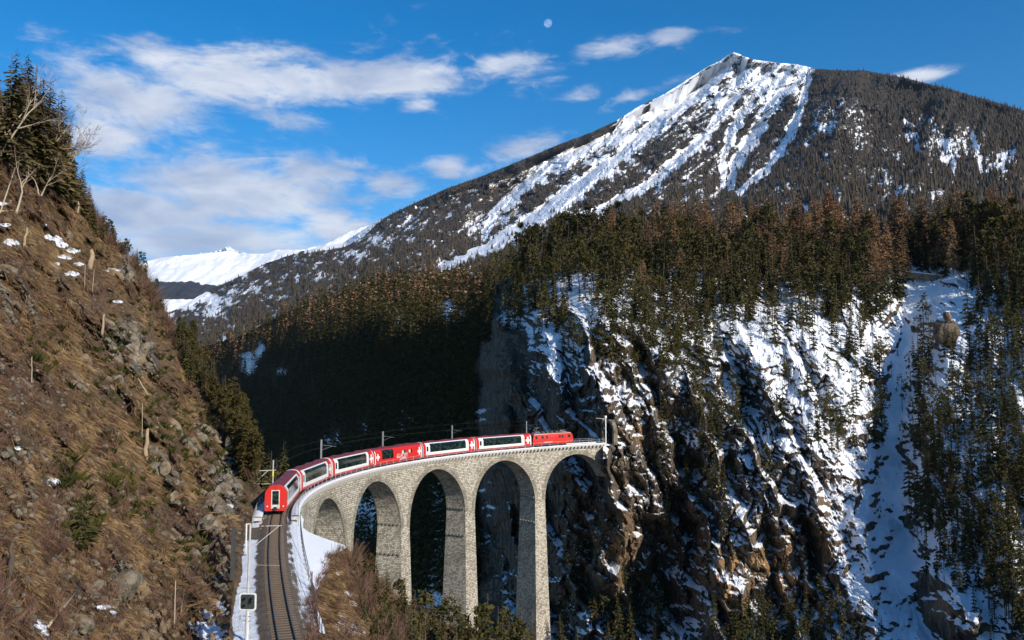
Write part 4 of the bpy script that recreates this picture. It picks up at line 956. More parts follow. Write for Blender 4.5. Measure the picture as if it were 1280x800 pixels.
def dining_coach():
    root = empty('railway_coach'); L = LC
    b = MB(); plain_shell(b, -L/2, -L/2+.05); plain_shell(b, L/2-.05, L/2)
    low = [(1.30, .62), (1.31, 1.0), (1.315, 1.42)]; up = [(1.315, 1.42), (1.305, 2.15), (1.26, 2.72), (1.02, 3.13), (.86, 3.28)]
    strip(b, -L/2+.05, L/2-.35, low)
    xs = [(-6.3, -2.2)]
    strip(b, -L/2+.05, -6.3, up); strip(b, -2.2, L/2-.35, up); strip(b, -6.3, -2.2, [(1.02, 3.13), (.94, 3.20), (.86, 3.28)])
    b.build('red_body_shell', M_red, root)
    s = MB(); strip(s, -L/2+.05, L/2-.05, [(1.27, .42), (1.30, .62)]); s.build('skirt', M_skirt, root)
    r = MB(); strip(r, -L/2+.05, L/2-.05, [(.86, 3.28), (.68, 3.45), (.35, 3.53), (0, 3.56)])
    for k in (-4, 2, 5): r.cbox(k-.9, k+.9, -.5, .5, 3.5, 3.64, .04)
    r.build('roof', M_roof, root)
    w = MB(); strip(w, L/2-.35, L/2-.05, [(1.30, .62), (1.31, 1.0), (1.315, 1.42), (1.305, 2.15), (1.26, 2.72), (1.05, 3.08)]); strip(w, -L/2+.1, -L/2+.34, [(1.30, .62), (1.31, 1.0), (1.315, 1.42), (1.305, 2.15), (1.26, 2.72), (1.05, 3.08)], .006, th=.02); w.build('white_end_strip', M_cwhite, root)
    for sd in (1, -1):
        c = MB(); cross(c, L/2-1.05, sd); c.build('cross_emblem', M_cwhite, root)
        c = MB(); cross(c, -L/2+1.1, sd, .6, .2); c.build('cross_emblem', M_cwhite, root)
    for sd in (1, -1):
        for k in range(3):
            g = MB(); strip(g, -6.3+k*4.1/3+.03, -6.3+(k+1)*4.1/3-.03, [(1.315, 1.46), (1.305, 2.15), (1.26, 2.72), (1.04, 3.10)], -.012, sides=(sd,)); g.build('window_pane', M_glass, root)
        g = MB(); strip(g, -6.3, -2.2, [(1.315, 1.44), (1.305, 2.15), (1.26, 2.72), (1.04, 3.10)], -.045, sides=(sd,)); g.build('window_frame', M_bellow, root)
        for x in (1.5, 4.1):
            f = MB(); strip(f, x-.62, x+.72, [(1.308, 1.9), (1.305, 2.15), (1.27, 2.58)], .012, sides=(sd,)); fr = f.build('side_window', M_glass, root)
            p = MB(); strip(p, x-.55, x+.1, [(1.308, 1.95), (1.305, 2.15), (1.275, 2.53)], .02, sides=(sd,), th=.01); p.build('window_blind', M_seat, fr)
        text_obj('GLACIER', 1.05, root, (.9 if sd < 0 else .9, sd*1.325, 1.62), (math.pi/2, 0, 0 if sd < 0 else math.pi), M_cwhite)
        text_obj('EXPRESS', .62, root, (1.3, sd*1.318, 1.0), (math.pi/2, 0, 0 if sd < 0 else math.pi), M_cwhite)
    coach_common(root, L)
    return root
def place_vehicle(o, s, L):
    a = track(s-L*.32); b = track(s+L*.32); d = b-a; mid = (a+b)/2+np.array([0, 0, .0])
    o.location = tuple(mid); o.rotation_euler = Matrix.Rotation(math.atan2(d[1], d[0]), 3, 'Z').to_euler()
    yaw = math.atan2(d[1], d[0]); pt = math.atan2(d[2], math.hypot(d[0], d[1]))
    o.rotation_euler = (Matrix.Rotation(yaw, 3, 'Z')@Matrix.Rotation(-pt, 3, 'Y')).to_euler()
def build_train():
    proto = panorama_coach(); din = dining_coach()
    lab = ['white panorama coach with red end wall and glazed door at the tail of the train', 'white panorama coach second from the tail of the train', 'white panorama coach coupled to the near end of the all red dining coach',
           'all red dining coach with white lettering and two small windows', 'white panorama coach coupled to the far end of the all red dining coach', 'white panorama coach right behind the red locomotive']
    base = None
    for i in range(6):
        o = din if i == 3 else (proto if base is None else copy_tree(proto))
        if o is proto: base = o
        tag(o, lab[i], 'railway coach', 'coaches of the train on the viaduct')
        place_vehicle(o, 18.4*i+9.2, LC)
    tail_end(proto, LC)
    # locomotive
    r = empty('locomotive'); L = 12.3
    tag(r, 'small red electric locomotive with roof pantographs at the head of the train', 'locomotive')
    b = MB(); pr = [(-L/2, .78), (-L/2-.04, 1.9), (-L/2+.22, 2.95), (-L/2+.5, 3.2), (L/2-.5, 3.2), (L/2-.22, 2.95), (L/2+.04, 1.9), (L/2, .78)]
    w = [1.32, 1.33, 1.26, 1.05, 1.05, 1.26, 1.33, 1.32]; n = len(pr)
    b.add([(x, -a, z) for (x, z), a in zip(pr, w)]+[(x, a, z) for (x, z), a in zip(pr, w)], [tuple(range(n)), tuple(range(2*n-1, n-1, -1))]+[(k, n+k, n+(k+1) % n, (k+1) % n) for k in range(n)])
    b.build('body', M_loco, r)
    t = MB(); t.cbox(-L/2+.6, L/2-.6, -1.0, 1.0, 3.19, 3.32, .05); t.build('roof', M_lroof, r)
    q = MB()
    for x in (-2.2, -.9, .4, 1.9): q.cbox(x-.35, x+.35, -.45, .45, 3.31, 3.62, .05)
    for x in (-1.6, -.2, 1.1): q.tube([(x, .55, 3.31), (x, .55, 3.5), (x, .55, 3.72)], [.07, .1, .05], 6)
    q.tube([(-4, .55, 3.74), (4, .55, 3.74)], .03, 5); q.build('roof_equipment', M_lroof, r)
    for x in (-4.1, 4.1):
        p = MB(); p.box(x-.8, x+.8, -.6, -.54, 3.40, 3.46); p.box(x-.8, x+.8, .54, .6, 3.40, 3.46)
        up = 1.25 if x < 0 else .38
        for y in (-.5, .5): p.tube([(x+.7, y, 3.45), (x-.55, y*.8, 3.45+up*.45), (x+.15, y*.6, 3.45+up)], .035, 5)
        p.tube([(x+.15, -.8, 3.45+up), (x+.15, .8, 3.45+up)], .045, 5); p.tube([(x+.4, -.75, 3.43+up), (x+.4, .75, 3.43+up)], .04, 5)
        p.build('pantograph', M_grey, r)
    for sd in (1, -1):
        for x0, x1 in ((-5.4, -4.75), (-3.6, -2.9), (-2.2, -1.6), (1.7, 2.3), (2.6, 3.2), (4.6, 5.4)):
            g = MB(); ya, yb = sorted((sd*1.28, sd*1.335)); g.add([(x0, sd*1.335, 2.05), (x1, sd*1.335, 2.05), (x1, sd*1.292, 2.7), (x0, sd*1.292, 2.7), (x0, sd*1.2, 2.05), (x1, sd*1.2, 2.05), (x1, sd*1.2, 2.7), (x0, sd*1.2, 2.7)], [(0, 1, 2, 3), (4, 7, 6, 5), (0, 4, 5, 1), (1, 5, 6, 2), (2, 6, 7, 3), (3, 7, 4, 0)])
            g.build('side_window', M_glass, r)
        g = MB(); g.box(-2.9, -.3, min(sd*1.30, sd*1.345), max(sd*1.30, sd*1.345), 1.15, 1.25); g.build('white_marking', M_cwhite, r)
        g = MB(); g.box(-L/2+.5, L/2-.5, min(sd*1.07, sd*1.13), max(sd*1.07, sd*1.13), 3.08, 3.16); g.build('gutter_strip', M_cwhite, r)
        for x in (-4.5, 4.5):
            d = MB(); d.tube([(x+.0, sd*1.36, 1.0), (x, sd*1.40, 1.5), (x, sd*1.36, 2.3)], .02, 4); d.build('grab_rail', M_grey, r)
    for e in (1, -1):
        for y in (-.62, .62):
            g = MB(); x = e*(L/2+.045); g.add([(x, y-.48, 1.98), (x, y+.48, 1.98), (x-e*.2, y+.44, 2.78), (x-e*.2, y-.44, 2.78), (x-e*.1, y-.48, 1.98), (x-e*.1, y+.48, 1.98), (x-e*.3, y+.44, 2.78), (x-e*.3, y-.44, 2.78)], [(0, 1, 2, 3), (4, 7, 6, 5), (0, 4, 5, 1), (1, 5, 6, 2), (2, 6, 7, 3), (3, 7, 4, 0)]); g.build('windscreen', M_glass, r)
            h = MB(); h.tube([(e*(L/2), y*1.3, 1.25), (e*(L/2+.07), y*1.3, 1.25)], .12, 10); h.build('headlight', M_white, r)
    u = MB(); u.cbox(-L/2+.1, L/2-.1, -1.2, 1.2, .58, .80, .03); u.cbox(-1.2, 1.2, -1.1, 1.1, .28, .6, .05); u.build('underframe', M_under, r)
    bogie(r, -3.4); bogie(r, 3.4)
    place_vehicle(r, 110.4+6.5, L)
build_train()
# ------------------------------------------------------------------ masts, signal, fences
def mast_at(s, off, z0, h, r=.09, name='catenary_mast'):
    p = track(s, off, 0); o = empty(name, tuple(p+np.array([0, 0, z0]))); return o
M_mast = simple('weathered_pale_steel', (.46, .45, .42), .6, .4, var=.3)
def build_masts():
    grp = 'catenary masts standing behind the train'
    labs = ['thin grey mast rising behind the roof of the third coach from the tail', 'thin grey mast rising behind the all red dining coach', 'thin grey mast rising behind the coach ahead of the dining coach', 'thin grey mast rising beside the locomotive end of the front coach']
    for i, px in enumerate((401.5, 478.5, 565, 658)):
        s = track_s(px, -2.75, 4.0); o = mast_at(s, -2.75, -.7, 6.5); o.rotation_euler = (0, 0, -heading(s))
        m = MB(); m.box(-.11, .11, -.11, -.07, 0, 6.9); m.box(-.11, .11, .07, .11, 0, 6.9); m.box(-.02, .02, -.07, .07, 0, 6.9); m.build('post', M_grey, o)
        a = MB(); a.tube([(.1, 0, 6.0), (2.6, 0, 5.75)], .03, 5); a.tube([(.1, 0, 5.1), (1.9, 0, 5.8)], .025, 5); a.build('bracket_arm', M_grey, o)
        b = MB(); b.cbox(-.3, .3, -.3, .3, -.6, .12, .05); b.build('foot_block', M_cop, o)
        tag(o, labs[i], 'catenary mast', grp)
    # mast left of the tail with a yellow band, and one on the hill edge with its arm
    s = 16; u0 = 341
    P = U(341, 597, Dz(341, 597, -.5+14.29*0)*0+132); 
    o = empty('catenary_mast', tuple(U(341, 600, 131.0))); m = MB(); m.tube([(0, 0, -2.5), (0, 0, 3.0)], .13, 8); m.build('post', M_grey, o)
    m = MB(); m.tube([(0, 0, .55), (0, 0, 1.35)], .145, 8); m.build('yellow_band', simple('yellow_paint', (.75, .60, .05), .5), o); tag(o, 'short grey post with a yellow band left of the train tail', 'post')
    o = empty('catenary_mast', tuple(U(318.5, 606, 126.0))); m = MB(); m.tube([(0, 0, -2.0), (0, 0, 2.6)], .10, 8); m.build('post', M_white, o)
    e = RT*3.0; m = MB(); m.tube([(0, 0, 2.0), tuple(e+[0, 0, 2.1])], .05, 5); m.tube([(0, 0, .3), tuple(e*.62+[0, 0, 2.05])], .04, 5); m.tube([(0, 0, .1), tuple(e*.75+[0, 0, .15])], .03, 5); m.build('bracket_arm', M_white, o)
    tag(o, 'white mast with braced arm against the rock left of the train tail', 'catenary mast')
    # near mast with the signal plate
    D = 57.0; top = U(313, 655, D); H = 9.2
    o = empty('catenary_mast', (top[0], top[1], top[2]-H)); m = MB(); m.tube([(-.10, 0, 0), (0, 0, H)], [.10, .065], 8); m.build('post', M_mast, o)
    tip = U(352, 657, D+2)-np.array(o.location); t1 = U(316, 658, D)-np.array(o.location); br = U(322, 681, D)-np.array(o.location); lo = U(316, 683, D)-np.array(o.location)
    m = MB(); m.tube([t1, tip], .026, 6); m.tube([U(314, 686, D)-np.array(o.location), tip*.92+t1*.08], .022, 6); m.tube([U(314, 706, D)-np.array(o.location), U(350, 707, D+2)-np.array(o.location)], .010, 4); m.build('bracket_arm', M_mast, o)
    pc = simple('brown_porcelain', (.10, .05, .03), .3)
    for q in (.25, .4): m = MB(); m.tube([t1*(1-q)+tip*q+[0, 0, -.12], t1*(1-q)+tip*q+[0, 0, .12]], .07, 8); m.build('insulator', pc, o)
    tag(o, 'tall white mast with an arm reaching over the track in the foreground', 'catenary mast')
    # signal on the mast
    ctr = U(310, 752, D-.5); o = empty('railway_signal', tuple(ctr)); o.rotation_euler = (0, 0, -YAW-.08)
    def rr(w, h, r, n=5):
        pts = []
        for cx, cz, a0 in ((w-r, h-r, 0), (-w+r, h-r, 90), (-w+r, -h+r, 180), (w-r, -h+r, 270)):
            for k in range(n+1): a = math.radians(a0+90*k/n); pts.append((cx+r*math.cos(a), cz+r*math.sin(a)))
        return pts
    m = MB(); m.prism(rr(.56, .56, .16), -.03, .03); m.build('white_border_plate', M_white, o)
    m = MB(); m.prism(rr(.46, .46, .11), -.06, -.032); m.build('dark_plate', simple('dark_grey_enamel', (.045, .055, .055), .35), o)
    for x, z in ((-.22, -.24), (.24, .2), (.2, -.0), (-.22, .2)):
        l = MB(); l.tube([(x, -.06, z), (x, -.16, z), (x, -.2, z)], [.085, .085, .085], 10, cap=False); l.tube([(x, -.075, z), (x, -.09, z)], .06, 8); l.build('signal_lamp', M_bellow, o)
    m = MB(); m.tube([(0, .08, -3.4), (0, .08, .4)], .055, 6); m.build('post', M_white, o)
    m = MB()
    for z, w in ((.85, .5), (-.95, .35), (-1.25, .3)): m.box(-w, w*.7, .02, .1, z-.03, z+.03)
    m.box(-.6, -.5, .0, .14, -1.2, -.9); m.build('mounting_bracket', M_grey, o)
    tag(o, 'dark rounded square signal plate with a white border beside the foreground track', 'railway signal')
    # dark frame by the rock
    o = empty('cable_frame', tuple(U(290.5, 716, 71))); k = 71/FPX
    m = MB(); m.box(-.14, .14, -.12, .12, -.6, 56*k); m.build('dark_post', M_dark, o)
    m = MB(); x = 16*k; m.tube([(x, 0, 24*k), (x, 0, 60*k)], .07, 6); m.tube([(x, 0, 60*k), (x+.35, 0, 60*k)], .05, 5); m.build('white_post', M_white, o)
    m = MB()
    for z in (51, 32, 22): m.tube([(0, 0, z*k), (x, 0, z*k)], .045, 5)
    m.tube([(0, 0, 30*k), (x, 0, 46*k)], .035, 5); m.build('cross_bar', M_dark, o)
    o.rotation_euler = (0, 0, -YAW); tag(o, 'dark post tied to a short white post by bars against the rock', 'post')
    # mast where the viaduct meets the cliff
    o = empty('catenary_mast', tuple(U(757.5, 580, 216.5))); m = MB(); k = 216.5/FPX; m.tube([(0, 0, -1), (0, 0, 58*k)], .17, 8); m.build('post', M_white, o)
    m = MB(); m.tube([(0, 0, 56*k), tuple(-RT*2.4+[0, 0, 57*k])], .05, 5); m.build('bracket_arm', M_white, o); m = MB(); m.tube([(0, 0, 57*k), (0, 0, 60*k)], .32, 8); m.build('snow_on_top', M_snow, o)
    tag(o, 'white mast with snow on top where the viaduct meets the cliff', 'catenary mast')
    # contact wire and carrier
    for z, nm in ((5.45, 'contact_wire'),):
        m = MB(); m.tube([track(s, .1*math.sin(s/9), z) for s in np.linspace(-72, 131, 110)], .012, 4)
        m.tube([track(s, 0, z+.75+.45*abs(math.sin((s+20)/35*math.pi/2))) for s in np.linspace(-72, 131, 110)], .010, 4); w = m.build(nm, M_dark); tag(w, 'thin overhead wires hung above the track and the train', 'overhead wire')
build_masts()

def build_fence():
    """wire railing on the snowy edge right of the foreground track"""
    root = empty('wire_fence'); tag(root, 'low dark wire railing on the snow right of the foreground track', 'fence')
    ss = np.arange(-66, -1, 2.2)
    offs = interp([(-66, 2.3), (-50, 2.35), (-36, 2.7), (-20, 2.75), (0, 2.75)])
    pts = [track(s, float(offs(s)), -.62) for s in ss]
    for p in pts:
        m = MB(); m.tube([p-[0, 0, .4], p+[0, 0, 1.15]], .03, 5); m.build('post', M_dark, root)
    for z in (.5, 1.1):
        m = MB(); m.tube([p+[0, 0, z] for p in pts], .016, 4); m.build('wire', M_dark, root)
    r = simple('rust_red_steel', (.17, .055, .04), .8, .3, var=.4)
    a = U(391.5, 733, 71.3); b = U(402, 822, 53.4)
    o = empty('rusty_barrier', tuple(a)); tag(o, 'rust red steel barrier running down beside the snow edge in the foreground', 'barrier')
    d = b-a
    m = MB(); L = np.linalg.norm(d[:2]); t = d/np.linalg.norm(d); n = np.array([t[1], -t[0], 0]); n /= np.linalg.norm(n)
    for h0, h1 in ((-.55, -.25), (-.18, .10)):
        c = [a*0+n*.05+[0, 0, h0], n*-.05+[0, 0, h0], n*-.05+[0, 0, h1], n*.05+[0, 0, h1]]; m = MB(); m.add(c+[q+d for q in c], [(0, 1, 2, 3), (7, 6, 5, 4)]+[(k, 4+k, 4+(k+1) % 4, (k+1) % 4) for k in range(4)]); m.build('plank', r, o)
    for k in np.linspace(0, 1, 7):
        p = d*k+n*.12; m = MB(); m.box(p[0]-.06, p[0]+.06, p[1]-.06, p[1]+.06, p[2]-1.2, p[2]+(.2 if k > .01 else 1.2)); m.build('post', r, o)
build_fence()
# ------------------------------------------------------------------ trees
def leaf_mat(name, c0, c1, trans=.15):
    def bld(nt, b):
        oi = nt.new('ShaderNodeObjectInfo').outputs['Random']; t = nt.attr('tone')
        f = nt.math('ADD', nt.math('MULTIPLY', t, .62), nt.math('MULTIPLY', oi, .38), clamp=True)
        c = nt.mix(f, c0, c1); pos = nt.new('ShaderNodeNewGeometry').outputs['Position']
        c = nt.mix(nt.math('MULTIPLY', nt.ramp(nt.noise(pos, .06, 3), .4, .65), .35), c, tuple(x*y for x, y in zip(c1, (1.15, .85, .7))))
        nt.put(b.inputs['Base Color'], c)
    return material(name, bld, rough=.85, spec=.1)
M_spruce = leaf_mat('spruce_needles', (.015, .020, .008), (.108, .096, .036))
M_pine = leaf_mat('pine_needles', (.015, .019, .006), (.094, .082, .027))
M_larch = leaf_mat('bare_larch_twigs', (.11, .07, .042), (.34, .22, .125))
M_fmount = leaf_mat('mountain_forest', (.014, .018, .016), (.085, .068, .048))
M_bark = simple('grey_brown_bark', (.13, .095, .07), .9, .2, var=.4, scale=2, bump=.4)
M_pale = simple('pale_bare_bark', (.40, .33, .24), .9, .2, var=.3, scale=2, bump=.3)
M_dead = simple('dead_wood', (.34, .25, .16), .9, .2, var=.35, scale=3, bump=.4)

def tree_arrays(kind, rg, n=None, rad=None):
    """unit-height crown made of small needle sprays: verts, quads, tone; plus trunk height where the crown starts"""
    V = []; T = []
    def spray(c, d, w, l, tone, up=0.0):
        d = d/(np.linalg.norm(d)+1e-9); s = np.cross(d, (0, 0, 1)); s /= np.linalg.norm(s)+1e-9; s = s*math.cos(up)+np.cross(s, d)*math.sin(up)
        V.extend([c-s*w*.5, c+s*w*.5, c+d*l+s*w*.16, c+d*l-s*w*.16]); T.extend([tone]*4)
    if kind == 'spruce':
        n = n or 21; rad = rad or .155; z0 = .10; fs = .5 if n > 30 else (.8 if n > 15 else 1); lean = rg.uniform(-.04, .04, 2)
        for i in range(n):
            t = z0+(1-z0)*(i/(n-.3))**.95; R = rad*(1-t)**.78+.012; nb = max(4, int(round(7*(R/rad)/fs+2.5))); ph = rg.uniform(0, 6.28)
            for k in range(nb):
                if rg.random() < .12: continue
                a = ph+6.283*k/nb+rg.uniform(-.3, .3); r = R*rg.uniform(.62, 1.18); dr = rg.uniform(.25, .95)*(1-t*.5)
                d = np.array([math.cos(a), math.sin(a), -dr]); tone = rg.uniform(0, 1)*.8+.2*t
                c = np.array([lean[0]*t, lean[1]*t, t+rg.uniform(-.015, .015)])
                spray(c, d, r*.42*fs, r*.6, tone*.75, rg.uniform(-1.2, 1.2)); e = c+d/np.linalg.norm(d)*r*.5
                for q in (-.42, .05, .42):
                    d2 = np.array([math.cos(a+q), math.sin(a+q), -dr*1.1+rg.uniform(-.15, .25)]); spray(e-d2*.002, d2, r*.36*fs, r*rg.uniform(.42, .62)*(.5+.5*fs), tone, rg.uniform(-1.4, 1.4))
    elif kind == 'pine':
        n = n or 44; rad = rad or .15; z0 = rg.uniform(.34, .5); V0 = []
        for i in range(n):
            t = z0+(1-z0)*rg.random()**.8; R = rad*(1.1-(abs((t-z0)/(1-z0)-.35))**1.4*1.35); a = rg.uniform(0, 6.28); r = max(.012, R)*math.sqrt(rg.random())
            c = np.array([r*math.cos(a), r*math.sin(a), min(t, .965)]); tone = rg.uniform(.05, 1)
            for k in range(7):
                d = rg.normal(0, 1, 3)+np.array([math.cos(a)*.9, math.sin(a)*.9, .35]); spray(c+rg.normal(0, .016, 3), d, rg.uniform(.022, .045), rg.uniform(.035, .07), tone*rg.uniform(.75, 1), rg.uniform(-1.5, 1.5))
    elif kind == 'larch':
        n = n or 24; rad = rad or .17; z0 = .16
        for i in range(n):
            t = z0+(1-z0)*(i/n); R = rad*(1-t)**.62+.015
            for k in range(7):
                a = rg.uniform(0, 6.28); r = R*rg.uniform(.6, 1.15); d = np.array([math.cos(a), math.sin(a), rg.uniform(-.12, .35)]); c = np.array([0, 0, t+rg.uniform(-.02, .02)]); tone = rg.uniform(0, 1)
                spray(c, d, .011, r, tone, rg.uniform(-1, 1)); u = d/np.linalg.norm(d)
                for q in range(6):
                    cc = c+u*r*rg.uniform(.25, .95); d2 = u*.8+rg.normal(0, .55, 3)+np.array([0, 0, -.1]); spray(cc, d2, rg.uniform(.008, .016), r*rg.uniform(.25, .45), tone, rg.uniform(-1.5, 1.5))
    elif kind == 'low':        # far tree, few faces
        n = n or 6; rad = rad or .17
        for i in range(n):
            t = .10+.90*(i/n); R = rad*(1-t)**.8+.02
            for k in range(4):
                a = rg.uniform(0, 6.28); r = R*rg.uniform(.7, 1.2); d = np.array([math.cos(a), math.sin(a), -rg.uniform(.3, 1.0)]); spray(np.array([0, 0, t+.09+rg.uniform(-.03, .03)]), d, r*.95, r*1.15, rg.uniform(0, 1)*.8+.2*t, rg.uniform(-.5, .5))
    V = np.array(V); Q = np.arange(len(V)).reshape(-1, 4); return V, Q, np.array(T)
def trunk_mesh(h0=0., top=.95, r=.013, mat=None, bend=0.0, below=.06):
    m = MB(); k = 5; m.tube([(bend*math.sin(t*2.2), bend*.6*math.sin(t*3.1), -below+(top+below)*t) for t in np.linspace(0, 1, k)], [r*(1.15-t*1.0) for t in np.linspace(0, 1, k)], 6); me = m.mesh('trunk', True); me.materials.append(mat or M_bark); return me
CROWN = {}
def crown_lib():
    rg = np.random.default_rng(11)
    for kind, nv, mat in (('spruce', 6, M_spruce), ('pine', 6, M_pine), ('larch', 5, M_larch)):
        L = []
        for i in range(nv):
            rad = {'spruce': (.135, .16, .19, .15, .12, .175)[i % 6], 'pine': (.13, .16, .19, .14, .17, .12)[i % 6], 'larch': (.15, .19, .17, .21, .14)[i % 5]}[kind]
            V, Q, T = tree_arrays(kind, rg, None, rad); me = npmesh('crown', V, Q, False, dict(tone=T)); me.materials.append(mat)
            L.append((me, trunk_mesh(r={'spruce': .011, 'pine': .010, 'larch': .009}[kind], bend={'spruce': 0, 'pine': .012, 'larch': .006}[kind], mat=M_bark)))
        CROWN[kind] = L
crown_lib()
def hill_lib():
    rg = np.random.default_rng(12); L = []
    for i in range(6):
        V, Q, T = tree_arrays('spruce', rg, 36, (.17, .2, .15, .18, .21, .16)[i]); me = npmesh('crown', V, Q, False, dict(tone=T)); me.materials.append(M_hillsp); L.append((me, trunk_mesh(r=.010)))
    CROWN['hill'] = L
M_hillsp = leaf_mat('brown_olive_spruce_needles', (.03, .030, .012), (.16, .135, .062))  # lighter brown-olive needles for the hilltop spruces
hill_lib()
def plant_tree(kind, P, h, label, group, rg, var=None, parts=True):
    me, tr = CROWN[kind][rg.integers(len(CROWN[kind])) if var is None else var]
    o = empty({'hill': 'spruce'}.get(kind, kind)+'_tree', tuple(P)); rz = rg.uniform(0, 6.28); wsc = rg.uniform(.85, 1.2)
    o.rotation_euler = (rg.normal(0, .025), rg.normal(0, .025), rz); o.scale = (h*wsc, h*wsc, h)
    a = bpy.data.objects.new('crown', me); C.objects.link(a); a.parent = o
    b = bpy.data.objects.new('trunk', tr); C.objects.link(b); b.parent = o
    return tag(o, label, 'tree', group)
def scatter_stuff(name, P, H, kinds, mat, label, trunk=True, seed=1, wide=1.0):
    """many far trees joined into one mass"""
    rg = np.random.default_rng(seed); lib = [tree_arrays(k, rg, n, r) for k, n, r in kinds]
    VS = []; FS = []; TS = []; base = 0; pick = rg.integers(len(lib), size=len(P))
    for v, (V, Q, T) in enumerate(lib):
        idx = np.where(pick == v)[0]
        if not len(idx): continue
        if trunk:
            tv = np.array([(-.012, 0, -.08), (.012, 0, -.08), (.004, 0, .9), (-.004, 0, .9), (0, -.012, -.08), (0, .012, -.08), (0, .004, .9), (0, -.004, .9)]); V = np.concatenate([V, tv]); Q = np.concatenate([Q, np.array([[0, 1, 2, 3], [4, 5, 6, 7]])+len(T)]); T = np.concatenate([T, np.full(8, .55)])
        n = len(idx); a = rg.uniform(0, 6.28, n); c = np.cos(a)[:, None]; s = np.sin(a)[:, None]; h = H[idx][:, None]; w = h*rg.uniform(.85, 1.25, n)[:, None]*wide
        X = (V[None, :, 0]*c-V[None, :, 1]*s)*w; Y = (V[None, :, 0]*s+V[None, :, 1]*c)*w; Z = V[None, :, 2]*h
        W = np.stack([X, Y, Z], -1)+P[idx][:, None]; m = len(V)
        VS.append(W.reshape(-1, 3)); FS.append((Q[None]+(np.arange(n)*m)[:, None, None]+base).reshape(-1, 4)); TS.append(np.clip(np.repeat(rg.uniform(-.25, .25, n), m)+np.tile(T, n), 0, 1)); base += n*m
    me = npmesh(name, np.concatenate(VS), np.concatenate(FS), False, dict(tone=np.concatenate(TS)))
    return tag(link(name, me, None, mat), label, None, None, 'stuff')

class Surf:
    """look-up of a laid out sheet by pixel column/row"""
    def __init__(s, S, rows=False):
        s.X, s.Y, s.D, s.P = S[:4]; s.rows = rows
    def at(s, px, py):
        if not s.rows:
            xs = s.X[0]; j = np.clip(np.round((px-xs[0])/(xs[1]-xs[0])).astype(int), 0, len(xs)-1)
            y0 = s.Y[0, j]; y1 = s.Y[-1, j]; i = np.clip(np.round((py-y0)/(y1-y0)*(s.Y.shape[0]-1)).astype(int), 0, s.Y.shape[0]-1)
        else:
            ys = s.Y[:, 0]; i = np.clip(np.searchsorted(ys, py), 0, len(ys)-1); x0 = s.X[i, 0]; x1 = s.X[i, -1]
            j = np.clip(np.round((px-x0)/(x1-x0)*(s.X.shape[1]-1)).astype(int), 0, s.X.shape[1]-1)
        return s.P[i, j], s.D[i, j], i, j
SV_, SM_, SH_, SG_ = Surf(VAL), Surf(MOUNT), Surf(HILL, True), Surf(GORGE)

def pick_points(surf, n, box, dens, rg, minpx):
    """random places on a sheet, kept a little apart"""
    x0, x1, y0, y1 = box; px = rg.uniform(x0, x1, n); py = rg.uniform(y0, y1, n); k = rg.random(n) < dens(px, py); px, py = px[k], py[k]
    cell = {}; keep = []
    for i in range(len(px)):
        c = (int(px[i]/minpx), int(py[i]/(minpx*.55)))
        if c in cell: continue
        cell[c] = 1; keep.append(i)
    return px[keep], py[keep]

